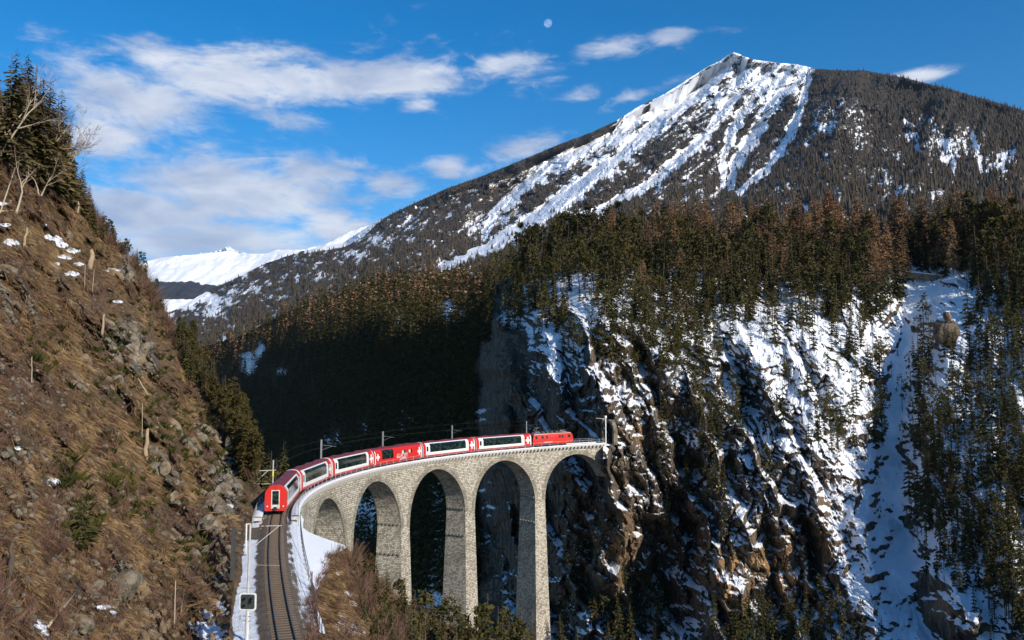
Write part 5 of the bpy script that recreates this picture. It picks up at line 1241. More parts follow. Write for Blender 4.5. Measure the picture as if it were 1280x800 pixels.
def gauss(px, py, L):
    r = np.zeros_like(px)
    for cx, cy, rx, ry, w in L: r = np.maximum(r, w*np.exp(-(((px-cx)/rx)**2+((py-cy)/ry)**2)))
    return r
def build_valley_trees():
    rg = np.random.default_rng(31)
    yb = interp([(600, 400), (640, 405), (690, 395), (715, 362), (740, 372), (790, 392), (840, 432), (880, 440), (900, 400), (960, 388), (1000, 396), (1060, 410), (1110, 395), (1135, 340), (1160, 336), (1225, 345), (1245, 372), (1300, 392)])
    def dens(px, py):
        b = yb(px); d = sstep(b+34, b-22, py)*(.42+.42*sstep(-.2, .3, fbm(px/22, py/18, 2, 77)))
        d = np.maximum(d, gauss(px, py, [(820, 430, 60, 36, .55), (870, 445, 26, 40, .5), (760, 430, 30, 30, .3), (1000, 420, 60, 30, .22), (1060, 440, 40, 40, .24), (1030, 500, 60, 50, .12), (1045, 540, 20, 22, .5), (1105, 525, 12, 34, .9), (1095, 470, 20, 20, .4), (1155, 480, 12, 60, .6), (1170, 560, 26, 40, .65), (1165, 640, 26, 40, .7), (1210, 500, 26, 60, .45), (1250, 480, 34, 90, .5), (1240, 590, 30, 50, .3), (1280, 620, 30, 60, .35), (1230, 670, 34, 24, .45), (1200, 700, 30, 30, .3),
                                    (960, 470, 40, 50, .08), (900, 520, 40, 60, .22), (880, 600, 40, 60, .16), (940, 800, 30, 18, .8), (1010, 800, 26, 16, .5), (790, 775, 34, 26, .7), (720, 700, 30, 50, .12), (700, 440, 50, 40, .3), (660, 410, 40, 26, .7), (1260, 740, 30, 40, .25), (850, 480, 30, 30, .4), (1060, 790, 30, 16, .3)]))
        gul = np.exp(-((px-interp([(350, 1165), (430, 1135), (520, 1113), (620, 1122), (760, 1138)])(py))/15)**2)*(py > 352)
        pin = np.exp(-(((px-1183)/14)**2+((py-410)/22)**2)); open_ = np.exp(-(((px-1000)/75)**2+((py-490)/95)**2)); d = d*(1-.55*open_); d = d*(1-np.clip(gul*1.2, 0, 1))*(1-pin)
        return np.clip(d, 0, 1)
    px, py = pick_points(SV_, 26000, (604, 1400, 298, 835), dens, rg, 9.0)
    # keep the viaduct's end and the rock face behind the train clear
    k = ~((px < 770) & (py > 452) & (py < 690)) & ~((px < 700) & (py > 420)) ; px, py = px[k], py[k]
    P, D, i, j = SV_.at(px, py)
    hh = 7.5+16*rg.random(len(px))**1.3; top = sstep(420, 320, py); hh = hh*(.72+.42*top)*np.where(px > 1120, 1.0, 1)
    hh = np.where((px < 880) & (py < 380), hh*.95, hh)
    hh = hh*(1-.27*sstep(390, 480, py)); hh = np.where(py > 640, hh*.85, hh)
    larchness = gauss(px, py, [(900, 300, 60, 50, .6), (975, 300, 50, 50, .95), (1020, 305, 60, 50, .95), (1070, 320, 40, 45, .85), (1130, 310, 60, 30, .85), (1190, 310, 40, 30, .85), (1260, 300, 60, 30, .8), (780, 305, 50, 25, .4), (850, 310, 40, 35, .6)])
    isl = rg.random(len(px)) < larchness*.8; pine = (rg.random(len(px)) < np.where(px < 900, .55, .35)) & ~isl
    size = hh*FPX/D*np.where((px > -20) & (px < 1290), 1, 0); order = np.argsort(-size*(1+.25*(py < 420)))
    con = [q for q in order if not isl[q]]; lar = [q for q in order if isl[q]]
    # individually: larger ones, spread over the slope
    regions = [((600, 720), (0, 900), 'above the dark cliff left of the snowy shelf'), ((720, 800), (0, 900), 'on the cliff top above the snowy shelf'), ((800, 900), (0, 900), 'on the wooded brow right of the snowy shelf'), ((900, 1000), (0, 420), 'at the head of the sunny snow slope'), ((900, 1090), (420, 900), 'standing on the sunny snow slope left of the gully'),
               ((1000, 1130), (0, 420), 'on the ridge left of the gully head'), ((1090, 1140), (400, 900), 'at the left edge of the shaded snow gully'), ((1130, 1210), (340, 900), 'at the right edge of the shaded snow gully'), ((1130, 1210), (0, 340), 'on the ridge above the gully head'), ((1210, 1500), (0, 430), 'in the dark stand right of the gully head'), ((1210, 1500), (430, 900), 'on the shaded snow slope right of the gully')]
    def reg(x, y):
        for (a, b), (c, d), t in regions:
            if a <= x < b and c <= y < d: return t
        return 'on the rocky cliff below the forest'
    ymid = {}
    for q in list(con[:262])+list(lar[:150]): ymid.setdefault(reg(px[q], py[q]), []).append((py[q], px[q]))
    def full(q):
        r = reg(px[q], py[q]); ys = np.array([a for a, b in ymid[r]]); xs_ = np.array([b for a, b in ymid[r]])
        v = 'high' if py[q] < np.quantile(ys, .34) else ('low' if py[q] > np.quantile(ys, .67) else 'midway'); sz = 'tall' if hh[q] > 14.6 else ('small' if hh[q] < 11.5 else 'medium')
        s_ = 'left' if px[q] < np.quantile(xs_, .5) else 'right'
        return sz+' # '+v+' '+s_+', '+r
    ind = con[:262]; indl = lar[:150]
    for q in ind:
        k = 'pine' if pine[q] else 'spruce'; r = full(q); plant_tree(k, P[q]-[0, 0, .2], hh[q], r.replace('#', 'dark green '+k), r.replace('#', k+' trees'), rg)
    for q in indl:
        r = full(q); plant_tree('larch', P[q]-[0, 0, .2], hh[q]*1.12, r.replace('#', 'bare brown larch'), r.replace('#', 'bare larches'), rg)
    rest = np.array(con[262:]+[]); scatter_stuff('slope_conifers', P[rest]-[0, 0, .2], hh[rest], [('spruce', 10, .15), ('spruce', 9, .18), ('spruce', 11, .13), ('pine', 20, .16), ('pine', 18, .14)], M_spruce, 'dark green conifers standing between the larger trees on the snowy cliffs', seed=5)
    if len(lar) > 150:
        rl = np.array(lar[150:]); scatter_stuff('slope_larches', P[rl]-[0, 0, .2], hh[rl]*1.1, [('larch', 12, .17), ('larch', 11, .2)], M_larch, 'bare brown larches standing between the larger trees on the ridge', seed=6)
    print('valley trees', len(px), len(con), len(lar), 'smallest individual px', size[con[261]])
    # wooded plateau behind the brow, one continuous wood
    def dens2(px, py): return np.ones_like(px)
    n = 340; px = rg.uniform(620, 1400, n); k = rg.uniform(0, 1, n); base, D, _, _ = SV_.at(px, YT_V(px)+2)
    hor = FW*[1, 1, 0]; Pb = base+hor*(k*60)[:, None]+np.array([0, 0, -1.0])*(k*2.0)[:, None]
    hb = 9+13*rg.random(n)**1.3; lb = rg.random(n) < gauss(px, px*0+300, [(980, 300, 110, 60, .7), (1150, 300, 70, 60, .6), (1270, 300, 60, 60, .6), (850, 300, 40, 60, .3)])
    scatter_stuff('ridge_wood', Pb[~lb], hb[~lb], [('spruce', 11, .15), ('pine', 22, .15), ('spruce', 10, .18)], M_spruce, 'wood of dark conifers along the ridge behind the cliffs', seed=7)
    scatter_stuff('ridge_larch_wood', Pb[lb], hb[lb]*1.05, [('larch', 14, .18), ('larch', 13, .2)], M_larch, 'wood of bare brown larches along the ridge behind the cliffs', seed=8)
    # the shaded wood across the gorge and its sunlit upper edge
    def dens3(px, py):
        d = .85*sstep(0, 30, py-YT_V(px)+25)
        for cx, cy, rx, ry, w in SNOWV:
            if cx < 620: d = d*(1-np.clip(w*3.4, 0, .985)*np.exp(-(((px-cx)/(rx*1.3))**2+((py-cy)/(ry*1.3))**2)))
        return d
    px, py = pick_points(SV_, 60000, (190, 614, 345, 740), dens3, rg, 4.4); k = ~((py < YT_V(px))) & ~((px > 596) & (py > 430)); px, py = px[k], py[k]
    P, D, i, j = SV_.at(px, py); h = rg.uniform(12, 21, len(px)); br = rg.random(len(px)) < .22*(py < YT_V(px)+40)
    scatter_stuff('gorge_wood', P[~br], h[~br], [('spruce', 5, .15), ('spruce', 6, .13), ('low', 7, .13)], M_pine, 'dense conifer wood on the steep slope across the gorge', trunk=False, seed=9)
    scatter_stuff('gorge_larch_wood', P[br], h[br], [('low', 7, .15), ('low', 6, .17)], M_larch, 'brown larches along the sunlit upper edge of the wood', trunk=False, seed=10)
    print('gorge wood', len(px))
build_valley_trees()

def build_mountain_forest():
    rg = np.random.default_rng(41); X, Y, D, P, A = MOUNT; nb = A['snow'].shape[0]-X.shape[0]; SN = A['snow'][nb:]
    n = 95000; px = rg.uniform(122, 1418, n); t = rg.random(n); top = YT_M(px); py = top+1+t*(np.maximum(100, interp([(120, 110), (350, 170), (600, 175), (900, 290), (1100, 250), (1420, 170)])(px)))
    p, d, i, j = SM_.at(px, py); s = SN[i, j]; q = py-top
    bare = interp([(500, 0), (600, 3), (700, 2), (770, 12), (850, 40), (917, 60), (980, 42), (1010, 14), (1022, 0)])(px)
    pr = np.where(s > .62, .03, np.where(s > .45, .22, np.where(s > .3, .6, .95)))*np.where(q < bare, .0, 1)*np.clip((d/2600)**1.0, .3, 1.0)
    hp = sstep(.35, .65, .5+.6*fbm(px/30, py/22, 3, 5)); pr = pr*(.55+.45*hp)
    far = (px < 290) & (py < 400) & (py > 362); pr = np.where(far, pr*.25, pr)
    k = rg.random(n) < pr*.72; h = rg.uniform(13, 22, n)
    P2 = p[k]; h = h[k]; print('mountain trees', k.sum())
    # cones of six narrow faces
    m = len(P2); a = rg.uniform(0, 6.28, m); V = []; T = []; F = []
    ring = 4; r = h*.19*rg.uniform(.8, 1.3, m)
    vs = np.zeros((m, ring+1, 3)); vs[:, ring] = P2+np.stack([h*0, h*0, h], -1)
    for q in range(ring):
        an = a+2*math.pi*q/ring; vs[:, q] = P2+np.stack([np.cos(an)*r, np.sin(an)*r, h*rg.uniform(-.05, .12, m)], -1)
    b = (np.arange(m)*(ring+1))[:, None]; f = np.concatenate([np.stack([b[:, 0]+q, b[:, 0]+(q+1) % ring, b[:, 0]+ring], -1) for q in range(ring)])
    tn = np.repeat(rg.uniform(0, 1, m), ring+1)
    me = npmesh('mountain_forest', vs.reshape(-1, 3), f, False, dict(tone=tn)); tag(link('mountain_forest', me, None, M_fmount), 'forest of tiny dark conifers covering the mountain flanks', None, None, 'stuff')
build_mountain_forest()
# ------------------------------------------------------------------ what grows and lies on the near slopes
def tone_mat(name, cols, rough=.9, spec=.08):
    def bld(nt, b):
        t = nt.attr('tone'); r = nt.new('ShaderNodeValToRGB'); nt.put(r.inputs[0], t); e = r.color_ramp.elements
        e[0].position = 0; e[0].color = (*cols[0], 1); e[1].position = 1; e[1].color = (*cols[-1], 1)
        for k in range(1, len(cols)-1): x = e.new(k/(len(cols)-1)); x.color = (*cols[k], 1)
        nt.put(b.inputs['Base Color'], r.outputs[0])
    return material(name, bld, rough=rough, spec=spec)
M_tuft = tone_mat('dry_grass', [(.032, .019, .013), (.11, .064, .034), (.215, .135, .066), (.32, .215, .108), (.45, .33, .18)])
M_twig = tone_mat('bare_twigs', [(.045, .028, .022), (.12, .065, .048), (.19, .12, .085), (.30, .22, .16)])
M_green = tone_mat('low_evergreen', [(.012, .016, .006), (.05, .052, .014), (.10, .09, .025)])
def rock_mat():
    def bld(nt, b):
        pos = nt.new('ShaderNodeNewGeometry').outputs['Position']; n = nt.noise(pos, 1.1, 7, .65, .5); n2 = nt.noise(pos, .35, 4, .6); n3 = nt.noise(pos, 7, 5, .7)
        c = nt.mix(nt.ramp(n, .32, .68), (.09, .075, .055), (.34, .29, .22)); c = nt.mix(nt.math('MULTIPLY', nt.ramp(n2, .48, .66), .6), c, (.34, .22, .11)); c = nt.mix(nt.math('MULTIPLY', nt.ramp(n3, .52, .7), .6), c, (.05, .042, .03))
        nt.put(b.inputs['Base Color'], c); nt.put(b.inputs['Normal'], nt.bump(nt.math('ADD', n, n3), 1, .25))
    return material('lichen_grey_rock', bld, rough=.95, spec=.1)
M_rock = rock_mat()

def blades(P, N, n_each, hmin, hmax, wid, spread, droop, tone, rg, name, mat, label, segs=1, down=None):
    m = len(P); k = n_each; a = rg.uniform(0, 6.28, (m, k)); h = rg.uniform(hmin, hmax, (m, 1))*rg.uniform(.6, 1.1, (m, k))
    dirs = np.stack([np.cos(a)*spread, np.sin(a)*spread, np.ones_like(a)*(.30 if down is not None else 1)], -1)*rg.uniform(.6, 1.3, (m, k, 1)) + N[:, None]*(.28 if down is not None else .5)
    if down is not None: dirs = dirs+down[:, None]*droop
    dirs /= np.linalg.norm(dirs, axis=2, keepdims=True)
    base = P[:, None]+rg.normal(0, 1, (m, k, 3))*[1, 1, .3]*(hmin*.25)
    side = np.cross(dirs, rg.normal(0, 1, (m, k, 3))); side /= np.linalg.norm(side, axis=2, keepdims=True); w = wid*rg.uniform(.6, 1.4, (m, k, 1))
    tip = base+dirs*h[..., None]
    if down is not None: tip = tip+down[:, None]*h[..., None]*droop*.5-np.array([0, 0, 1])*h[..., None]*.12*droop
    v = np.stack([base-side*w, base+side*w, tip+side*w*.25, tip-side*w*.25], 2).reshape(-1, 3)
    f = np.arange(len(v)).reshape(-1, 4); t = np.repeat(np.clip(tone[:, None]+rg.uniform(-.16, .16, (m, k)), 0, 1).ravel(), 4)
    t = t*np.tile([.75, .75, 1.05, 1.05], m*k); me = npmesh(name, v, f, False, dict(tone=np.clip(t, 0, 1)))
    return tag(link(name, me, None, mat), label, None, None, 'stuff')
def hill_sample(n, x0, x1, y0, y1, rg):
    px = rg.uniform(x0, x1, n); py = rg.uniform(y0, y1, n); k = px < HX(py)-.5; px, py = px[k], py[k]; P, D, i, j = SH_.at(px, py); return px, py, P, D, i, j
def build_hill_cover():
    rg = np.random.default_rng(61); X, Y, D0, P0 = HILL; N = gridnormals(P0); DN = np.cross(np.cross(N, [0, 0, -1.0]), N); DN = -DN; DN /= np.linalg.norm(DN, axis=2, keepdims=True)+1e-9
    DN = np.where(DN[..., 2:3] > 0, -DN, DN)
    px, py, P, D, i, j = hill_sample(80000, -30, 322, 60, 815, rg)
    rk = hill_rock(px, py); sn = np.zeros_like(px)
    for cx, cy, rx, ry in HSNOW: sn = np.maximum(sn, np.exp(-.5*(((px-cx-.5*(py-cy))/rx)**2+((py-cy)/ry)**2)))
    patch = fbm(px/38+py/70, py/60-px/90, 4, 401, .6)
    k = (rg.random(len(px)) < np.clip(.52+1.5*patch-1.1*rk, .02, 1)) & (sn < .35) & ~((HX(py)-px < 14) & (py > 600)); 
    q = np.where(k)[0]; tone = np.clip(.42+.85*patch[q]+rg.normal(0, .13, len(q)), 0, 1)
    sc = np.clip(D[q]/70, .7, 1.7)
    # near and far tufts in three size classes so that each stays fine on the picture
    for lo, hi, h in ((0, .95, .42), (.95, 1.35, .6), (1.35, 9, .85)):
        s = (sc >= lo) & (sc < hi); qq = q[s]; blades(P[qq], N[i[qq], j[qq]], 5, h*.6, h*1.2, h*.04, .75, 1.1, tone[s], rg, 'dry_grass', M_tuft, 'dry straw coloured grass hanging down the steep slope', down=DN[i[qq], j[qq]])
    # bare shrubs
    px, py, P, D, i, j = hill_sample(9000, -30, 320, 60, 815, rg); pt = fbm(px/45, py/55, 3, 431); rk = hill_rock(px, py)
    sn = np.zeros_like(px)
    for cx, cy, rx, ry in HSNOW: sn = np.maximum(sn, np.exp(-.5*(((px-cx-.5*(py-cy))/rx)**2+((py-cy)/ry)**2)))
    k = (rg.random(len(px)) < np.clip(.42+1.3*pt, .05, 1)) & (sn < .3) & ~((HX(py)-px < 16) & (py > 610)); q = np.where(k)[0]
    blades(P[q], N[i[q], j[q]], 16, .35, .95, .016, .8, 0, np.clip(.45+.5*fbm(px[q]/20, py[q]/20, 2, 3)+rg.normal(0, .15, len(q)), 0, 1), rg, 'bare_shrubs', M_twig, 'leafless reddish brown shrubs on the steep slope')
    e = rg.uniform(120, 600, 700); xe = HX(e)-rg.uniform(-1, 12, 700); Pe, De, ie, je = SH_.at(xe, e)
    blades(Pe, N[ie, je], 22, 1.2, 2.6, .03, .6, 0, rg.uniform(.2, .7, 700), rg, 'edge_shrubs', M_twig, 'leafless shrubs fringing the edge of the slope against the sky')
    # low evergreen clumps
    L = [(180, 450, 60, 50, .35), (105, 650, 16, 26, .5), (240, 540, 60, 60, .5), (120, 300, 40, 30, .3), (150, 430, 40, 30, .4), (200, 400, 30, 50, .6), (150, 600, 26, 24, .5), (90, 590, 20, 20, .35), (60, 430, 24, 30, .3), (180, 640, 20, 30, .3), (250, 620, 20, 20, .3), (240, 690, 16, 20, .3)]
    px, py, P, D, i, j = hill_sample(9000, -20, 322, 180, 815, rg); k = rg.random(len(px)) < gauss(px, py, L); q = np.where(k)[0]
    blades(P[q], N[i[q], j[q]], 22, .5, 1.1, .10, 1.2, 0, rg.uniform(.1, .9, len(q)), rg, 'low_evergreens', M_green, 'low dark evergreen scrub in patches on the steep slope')
    # rock outcrops
    px, py, P, D, i, j = hill_sample(7000, -20, 318, 200, 815, rg); rk = hill_rock(px, py); k = rg.random(len(px)) < np.clip(rk-.25, 0, 1)*.55; q = np.where(k)[0][:620]
    rocks('rock_outcrop', P[q]-N[i[q], j[q]]*.3, rg.uniform(.25, .75, len(q))*np.clip(D[q]/80, .7, 1.6), rg, 'grey and rust coloured rock outcrops breaking through the grass', DN[i[q], j[q]])
    px, py, P, D, i, j = hill_sample(2600, -20, 318, 200, 815, rg); rocks('scattered_stones', P, rg.uniform(.06, .28, len(px)), rg, 'small pale stones scattered on the grassy slope', None)
def ico():
    import bmesh
    bm = bmesh.new(); bmesh.ops.create_icosphere(bm, subdivisions=2, radius=1); v = np.array([x.co[:] for x in bm.verts]); f = np.array([[y.index for y in x.verts] for x in bm.faces]); bm.free(); return v, f
ICO = ico()
def rock_verts(rg, rough=.5):
    v, f = ICO; n = v.copy(); 
    for _ in range(7):
        d = rg.normal(0, 1, 3); d /= np.linalg.norm(d); h = rg.uniform(.45, .85); t = n@d; n = n-np.maximum(0, t-h)[:, None]*d
    return n*(1+rg.normal(0, .05, (len(v), 1)))*[rg.uniform(.8, 1.5), rg.uniform(.7, 1.1), rg.uniform(.7, 1.3)]
def rocks(name, P, R, rg, label, down):
    lib = [rock_verts(rg) for _ in range(14)]; f = ICO[1]; VS = []; FS = []
    for k in range(len(P)):
        v = lib[k % 14]*R[k]; a = rg.uniform(0, 6.28); c, s = math.cos(a), math.sin(a); v = v@np.array([[c, s, 0], [-s, c, 0], [0, 0, 1]])
        if down is not None: v = v+np.outer(v@down[k], down[k])*.9
        VS.append(v+P[k]); FS.append(f+k*len(lib[0]))
    me = npmesh(name, np.concatenate(VS), np.concatenate(FS), False); return tag(link(name, me, None, M_rock), label, None, None, 'stuff')
build_hill_cover()

# --- bare broadleaf trees, snags and single conifers
def branch_tree(rg, levels=4, spread=.5, stems=1):
    """unit-height bare tree: trunk/limbs and fine twigs as two meshes"""
    tr = MB(); tw = MB()
    def grow(p, d, L, r, lv):
        pts = [p]; rr = [r]; q = p; dd = d
        for k in range(3):
            dd = dd+rg.normal(0, .12, 3)+[0, 0, .05]; dd /= np.linalg.norm(dd); q = q+dd*L/3; pts.append(q); rr.append(r*(1-.22*(k+1)))
        (tr if lv > 1 else tw).tube(pts, rr, 5 if lv > 1 else 3, cap=False)
        if lv == 0: return
        for k in range(3 if lv > 1 else 4):
            t = rg.uniform(.35, 1.0); a = pts[0]*(1-t)+q*t if t < 1 else q; i = min(2, int(t*3)); a = pts[i]+(pts[i+1]-pts[i])*(t*3-i)
            nd = dd+rg.normal(0, spread, 3); nd[2] = abs(nd[2])*.8+.12; nd /= np.linalg.norm(nd); grow(a, nd, L*rg.uniform(.45, .68), max(.0012, r*.42), lv-1)
        if lv > 1: grow(q, dd, L*.6, rr[-1], lv-1)
    for s in range(stems):
        d = np.array([rg.normal(0, .28 if stems > 1 else .06), rg.normal(0, .28 if stems > 1 else .06), 1.0]); grow(np.array([rg.normal(0, .02), rg.normal(0, .02), -.04]), d/np.linalg.norm(d), .42, .016, levels)
    return tr.mesh('trunk', True), tw.mesh('twigs')
def plant_bare(P, h, label, rg, stems=1, mat=None, name='bare_tree', group=None, levels=4):
    a, b = branch_tree(rg, levels, .5, stems); o = empty(name, tuple(P)); o.scale = (h, h, h); link('trunk', a, o, mat or M_pale); link('twigs', b, o, M_twigm); return tag(o, label, 'tree', group)
M_twigm = simple('brown_twigs', (.15, .095, .065), .9, .1, var=.3)
def snag(P, h, r, lean, label, name='tree_snag', mat=None, cat='tree stump'):
    m = MB(); rr = random.Random(int(P[0]*10)); n = 6
    m.tube([np.array([lean[0]*t*h, lean[1]*t*h, -.4+t*(h+.4)])+[rr.uniform(-r, r)*.4, rr.uniform(-r, r)*.4, 0] for t in np.linspace(0, 1, n)], [r*(1.1-.45*t) for t in np.linspace(0, 1, n)], 7)
    m.tube([(lean[0]*h*.97, lean[1]*h*.97, h*.97), (lean[0]*h+r*.3, lean[1]*h, h*1.04)], [r*.5, r*.1], 5)
    o = m.build(name, mat or M_dead, None, True); o.location = tuple(P); return tag(o, label, cat)
def build_hill_trees():
    rg = np.random.default_rng(71)
    def on(px, py): p, d, i, j = SH_.at(np.array([float(px)]), np.array([float(py)])); return p[0], d[0]
    # conifers crowning the top left corner: base column/row and top row in the view
    T = [(8, 205, 52, 1), (22, 215, 74, 3), (40, 222, 66, 1), (56, 226, 96, 4), (70, 232, 108, 0), (30, 200, 60, 2), (-12, 190, 40, 2), (82, 236, 150, 4), (62, 232, 128, 2), (48, 215, 85, 5), (100, 262, 205, 1), (86, 250, 190, 4), (110, 275, 226, 3), (117, 290, 246, 0), (126, 298, 262, 5), (76, 245, 180, 3)]
    L = ['tall dark spruce at the left edge of the hilltop', 'dark spruce second from the left edge of the hilltop', 'tallest dark spruce of the hilltop group', 'dark spruce on the right shoulder of the hilltop group', 'dark spruce at the outer right of the tall hilltop group', 'slender dark spruce inside the hilltop group', 'dark spruce cut by the left edge of the picture', 'lower dark spruce leaning out over the hilltop edge', 'broad dark spruce low in the hilltop group', 'thin dark spruce behind the pale bare stems', 'small spruce standing below the hilltop group', 'small spruce tucked against the hilltop group', 'ragged small spruce on the skyline of the slope', 'dark small spruce sticking out from the skyline below the hilltop', 'lowest small spruce on the steep skyline', 'short spruce at the foot of the hilltop group']
    for (x, yb, yt, v), lb in zip(T, L):
        p, d = on(min(x, float(HX(yb))-1), yb)
        dx = x-min(x, float(HX(yb))-1); p = p+RT*dx*d/FPX
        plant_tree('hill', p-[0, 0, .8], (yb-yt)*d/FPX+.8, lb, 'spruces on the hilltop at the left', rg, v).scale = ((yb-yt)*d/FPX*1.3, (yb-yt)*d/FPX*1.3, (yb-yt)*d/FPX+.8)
    # olive conifers clothing the far edge of the slope
    n = 0
    for k in range(150):
        y = 600-175*rg.random()**1.3; x = float(HX(y))-rg.uniform(-4, 20)*min(1, (y-400)/60+.2); p, d = on(min(x, float(HX(y))-1), y); p = p+RT*max(0, x-float(HX(y))+1)*d/FPX
        w_ = 'high' if y < 480 else ('low' if y > 545 else 'midway'); e_ = 'inner' if x < float(HX(y))-6 else 'outer'; hk = rg.uniform(3.2, 7.2); z_ = 'tall' if hk > 5.8 else ('tiny' if hk < 4.4 else 'small'); kd = ('pine', 'spruce')[k % 2]; lb = z_+' olive '+kd+' '+w_+' on the '+e_+' right edge of the brown slope'; gp = z_+' '+kd+'s '+w_+' on the '+e_+' right edge of the brown slope'
        o = plant_tree('pine' if k % 2 == 0 else 'spruce', p-[0, 0, .4], hk, lb, gp, rg)
    for k in range(34):
        y = rg.uniform(290, 400); x = float(HX(y))-rg.uniform(0, 10); p, d = on(x, y)
        plant_tree('pine' if k % 3 else 'spruce', p-[0, 0, .4], rg.uniform(2.2, 4.8), 'tiny conifer bushing out on the skyline of the brown slope' , 'tiny conifers along the skyline of the brown slope', rg)
    # conifers between slope and train tail
    for x, yb, yt, d, lb in ((352, 590, 549, 150, 'pointed olive spruce standing beside the tail of the train'), (336, 604, 560, 146, 'olive spruce behind the banded post left of the train tail'), (326, 600, 535, 150, 'olive spruce filling the gap between rock and train tail'), (345, 600, 570, 158, 'low olive spruce behind the train tail')):
        plant_tree('spruce', U(x, yb, d)-np.array([0, 0, 4]), (yb-yt)*d/FPX+4, lb, 'conifers beside the train tail', rg)
    p, d = on(102, 676); plant_tree('spruce', p, 60*d/FPX, 'small bushy spruce alone on the lower brown slope', None, rg, 2).scale = (60*d/FPX*2.0, 60*d/FPX*2.0, 60*d/FPX)
    p, d = on(52, 786)
    # pale bare stems
    for x, yb, yt, st, lb in ((6, 190, 62, 2, 'pale bare tree with forked stems at the top left corner'), (34, 188, 88, 2, 'pale bare tree leaning right in front of the dark spruces'), (62, 225, 118, 2, 'thin bare tree reaching over the hilltop edge'), (22, 262, 150, 1, 'bent pale bare tree below the hilltop spruces'), (88, 235, 150, 1, 'small bare tree on the hilltop skyline'), (-4, 200, 40, 3, 'tall bare multi stemmed tree at the very left edge'), (20, 215, 60, 3, 'tall bare brown tree against the hilltop spruces'), (76, 232, 112, 3, 'bare twiggy tree standing above the right shoulder of the hilltop'), (96, 262, 190, 3, 'low bare bushy tree on the steep skyline'), (48, 240, 170, 2, 'pale bare sapling below the hilltop spruces')):
        p, d = on(x, yb); plant_bare(p, (yb-yt)*d/FPX, lb, rg, st, M_pale)
    for x, yb, yt, lb in ((178, 568, 505, 'thin pale dead stem beside the split stump in the middle of the slope'), (218, 776, 726, 'thin bare sapling on the lower slope near the track'), (226, 772, 738, 'short bare sapling right of another near the track'), (40, 478, 446, 'thin dead stem on the upper left slope'), (105, 362, 330, 'forked dead stem below the upper snow patches'), (116, 362, 336, 'leaning dead stem below the upper snow patches')):
        p, d = on(x, yb); snag(p, (yb-yt)*d/FPX, .05, (rg.uniform(-.1, .1), 0), lb, 'dead_stem', M_pale, 'dead stem')
    for x, yb, yt, r, lb in ((181, 572, 535, .28, 'pale split stump standing in the middle of the brown slope'), (112, 334, 310, .5, 'pale broken stump below the upper snow patches'), (14, 708, 678, .16, 'dark weathered stump at the left edge of the slope'), (128, 415, 392, .2, 'short stump among the rocks of the upper slope'), (29, 310, 284, .22, 'grey stump beside the small snow patch at the upper left'), (248, 470, 452, .3, 'small pale stump near the right edge of the slope')):
        p, d = on(x, yb); snag(p, (yb-yt)*d/FPX, r, (rg.uniform(-.15, .15), .05), lb, 'tree_stump', simple('weathered_grey_wood', (.09, .07, .055), .9, .1, var=.4) if 'dark' in lb else M_dead)
    for (x0, y0), (x1, y1), r, lb in (((0, 268), (26, 190), .09, 'long pale fallen stem leaning at the upper left edge'), ((0, 266), (40, 268), .10, 'pale log lying across the upper left slope'), ((60, 790), (100, 748), .06, 'pale fallen branch at the bottom left of the slope'), ((135, 336), (150, 342), .12, 'snow dusted short log on the upper slope'), ((170, 470), (185, 500), .10, 'pale curved log lying in the rocky gully')):
        a, d = on(x0, y0); b, d2 = on(x1, y1); m = MB(); m.tube([a+[0, 0, .3], (a+b)/2+[0, 0, .5], b+[0, 0, .8]], [r*1.2, r, r*.6], 6); tag(m.build('fallen_log', M_pale, None, True), lb, 'fallen log')
    # large pale boulder
    p, d = on(158, 736); v = rock_verts(np.random.default_rng(5))*[1.0, .9, 1.25]; v = v*1.25; me = npmesh('boulder', v+p, ICO[1], True); o = link('boulder', me, None, M_rock); md = o.modifiers.new('s', 'SUBSURF'); md.levels = md.render_levels = 1; tag(o, 'large pale rounded boulder lying on the lower brown slope', 'boulder')
build_hill_trees()
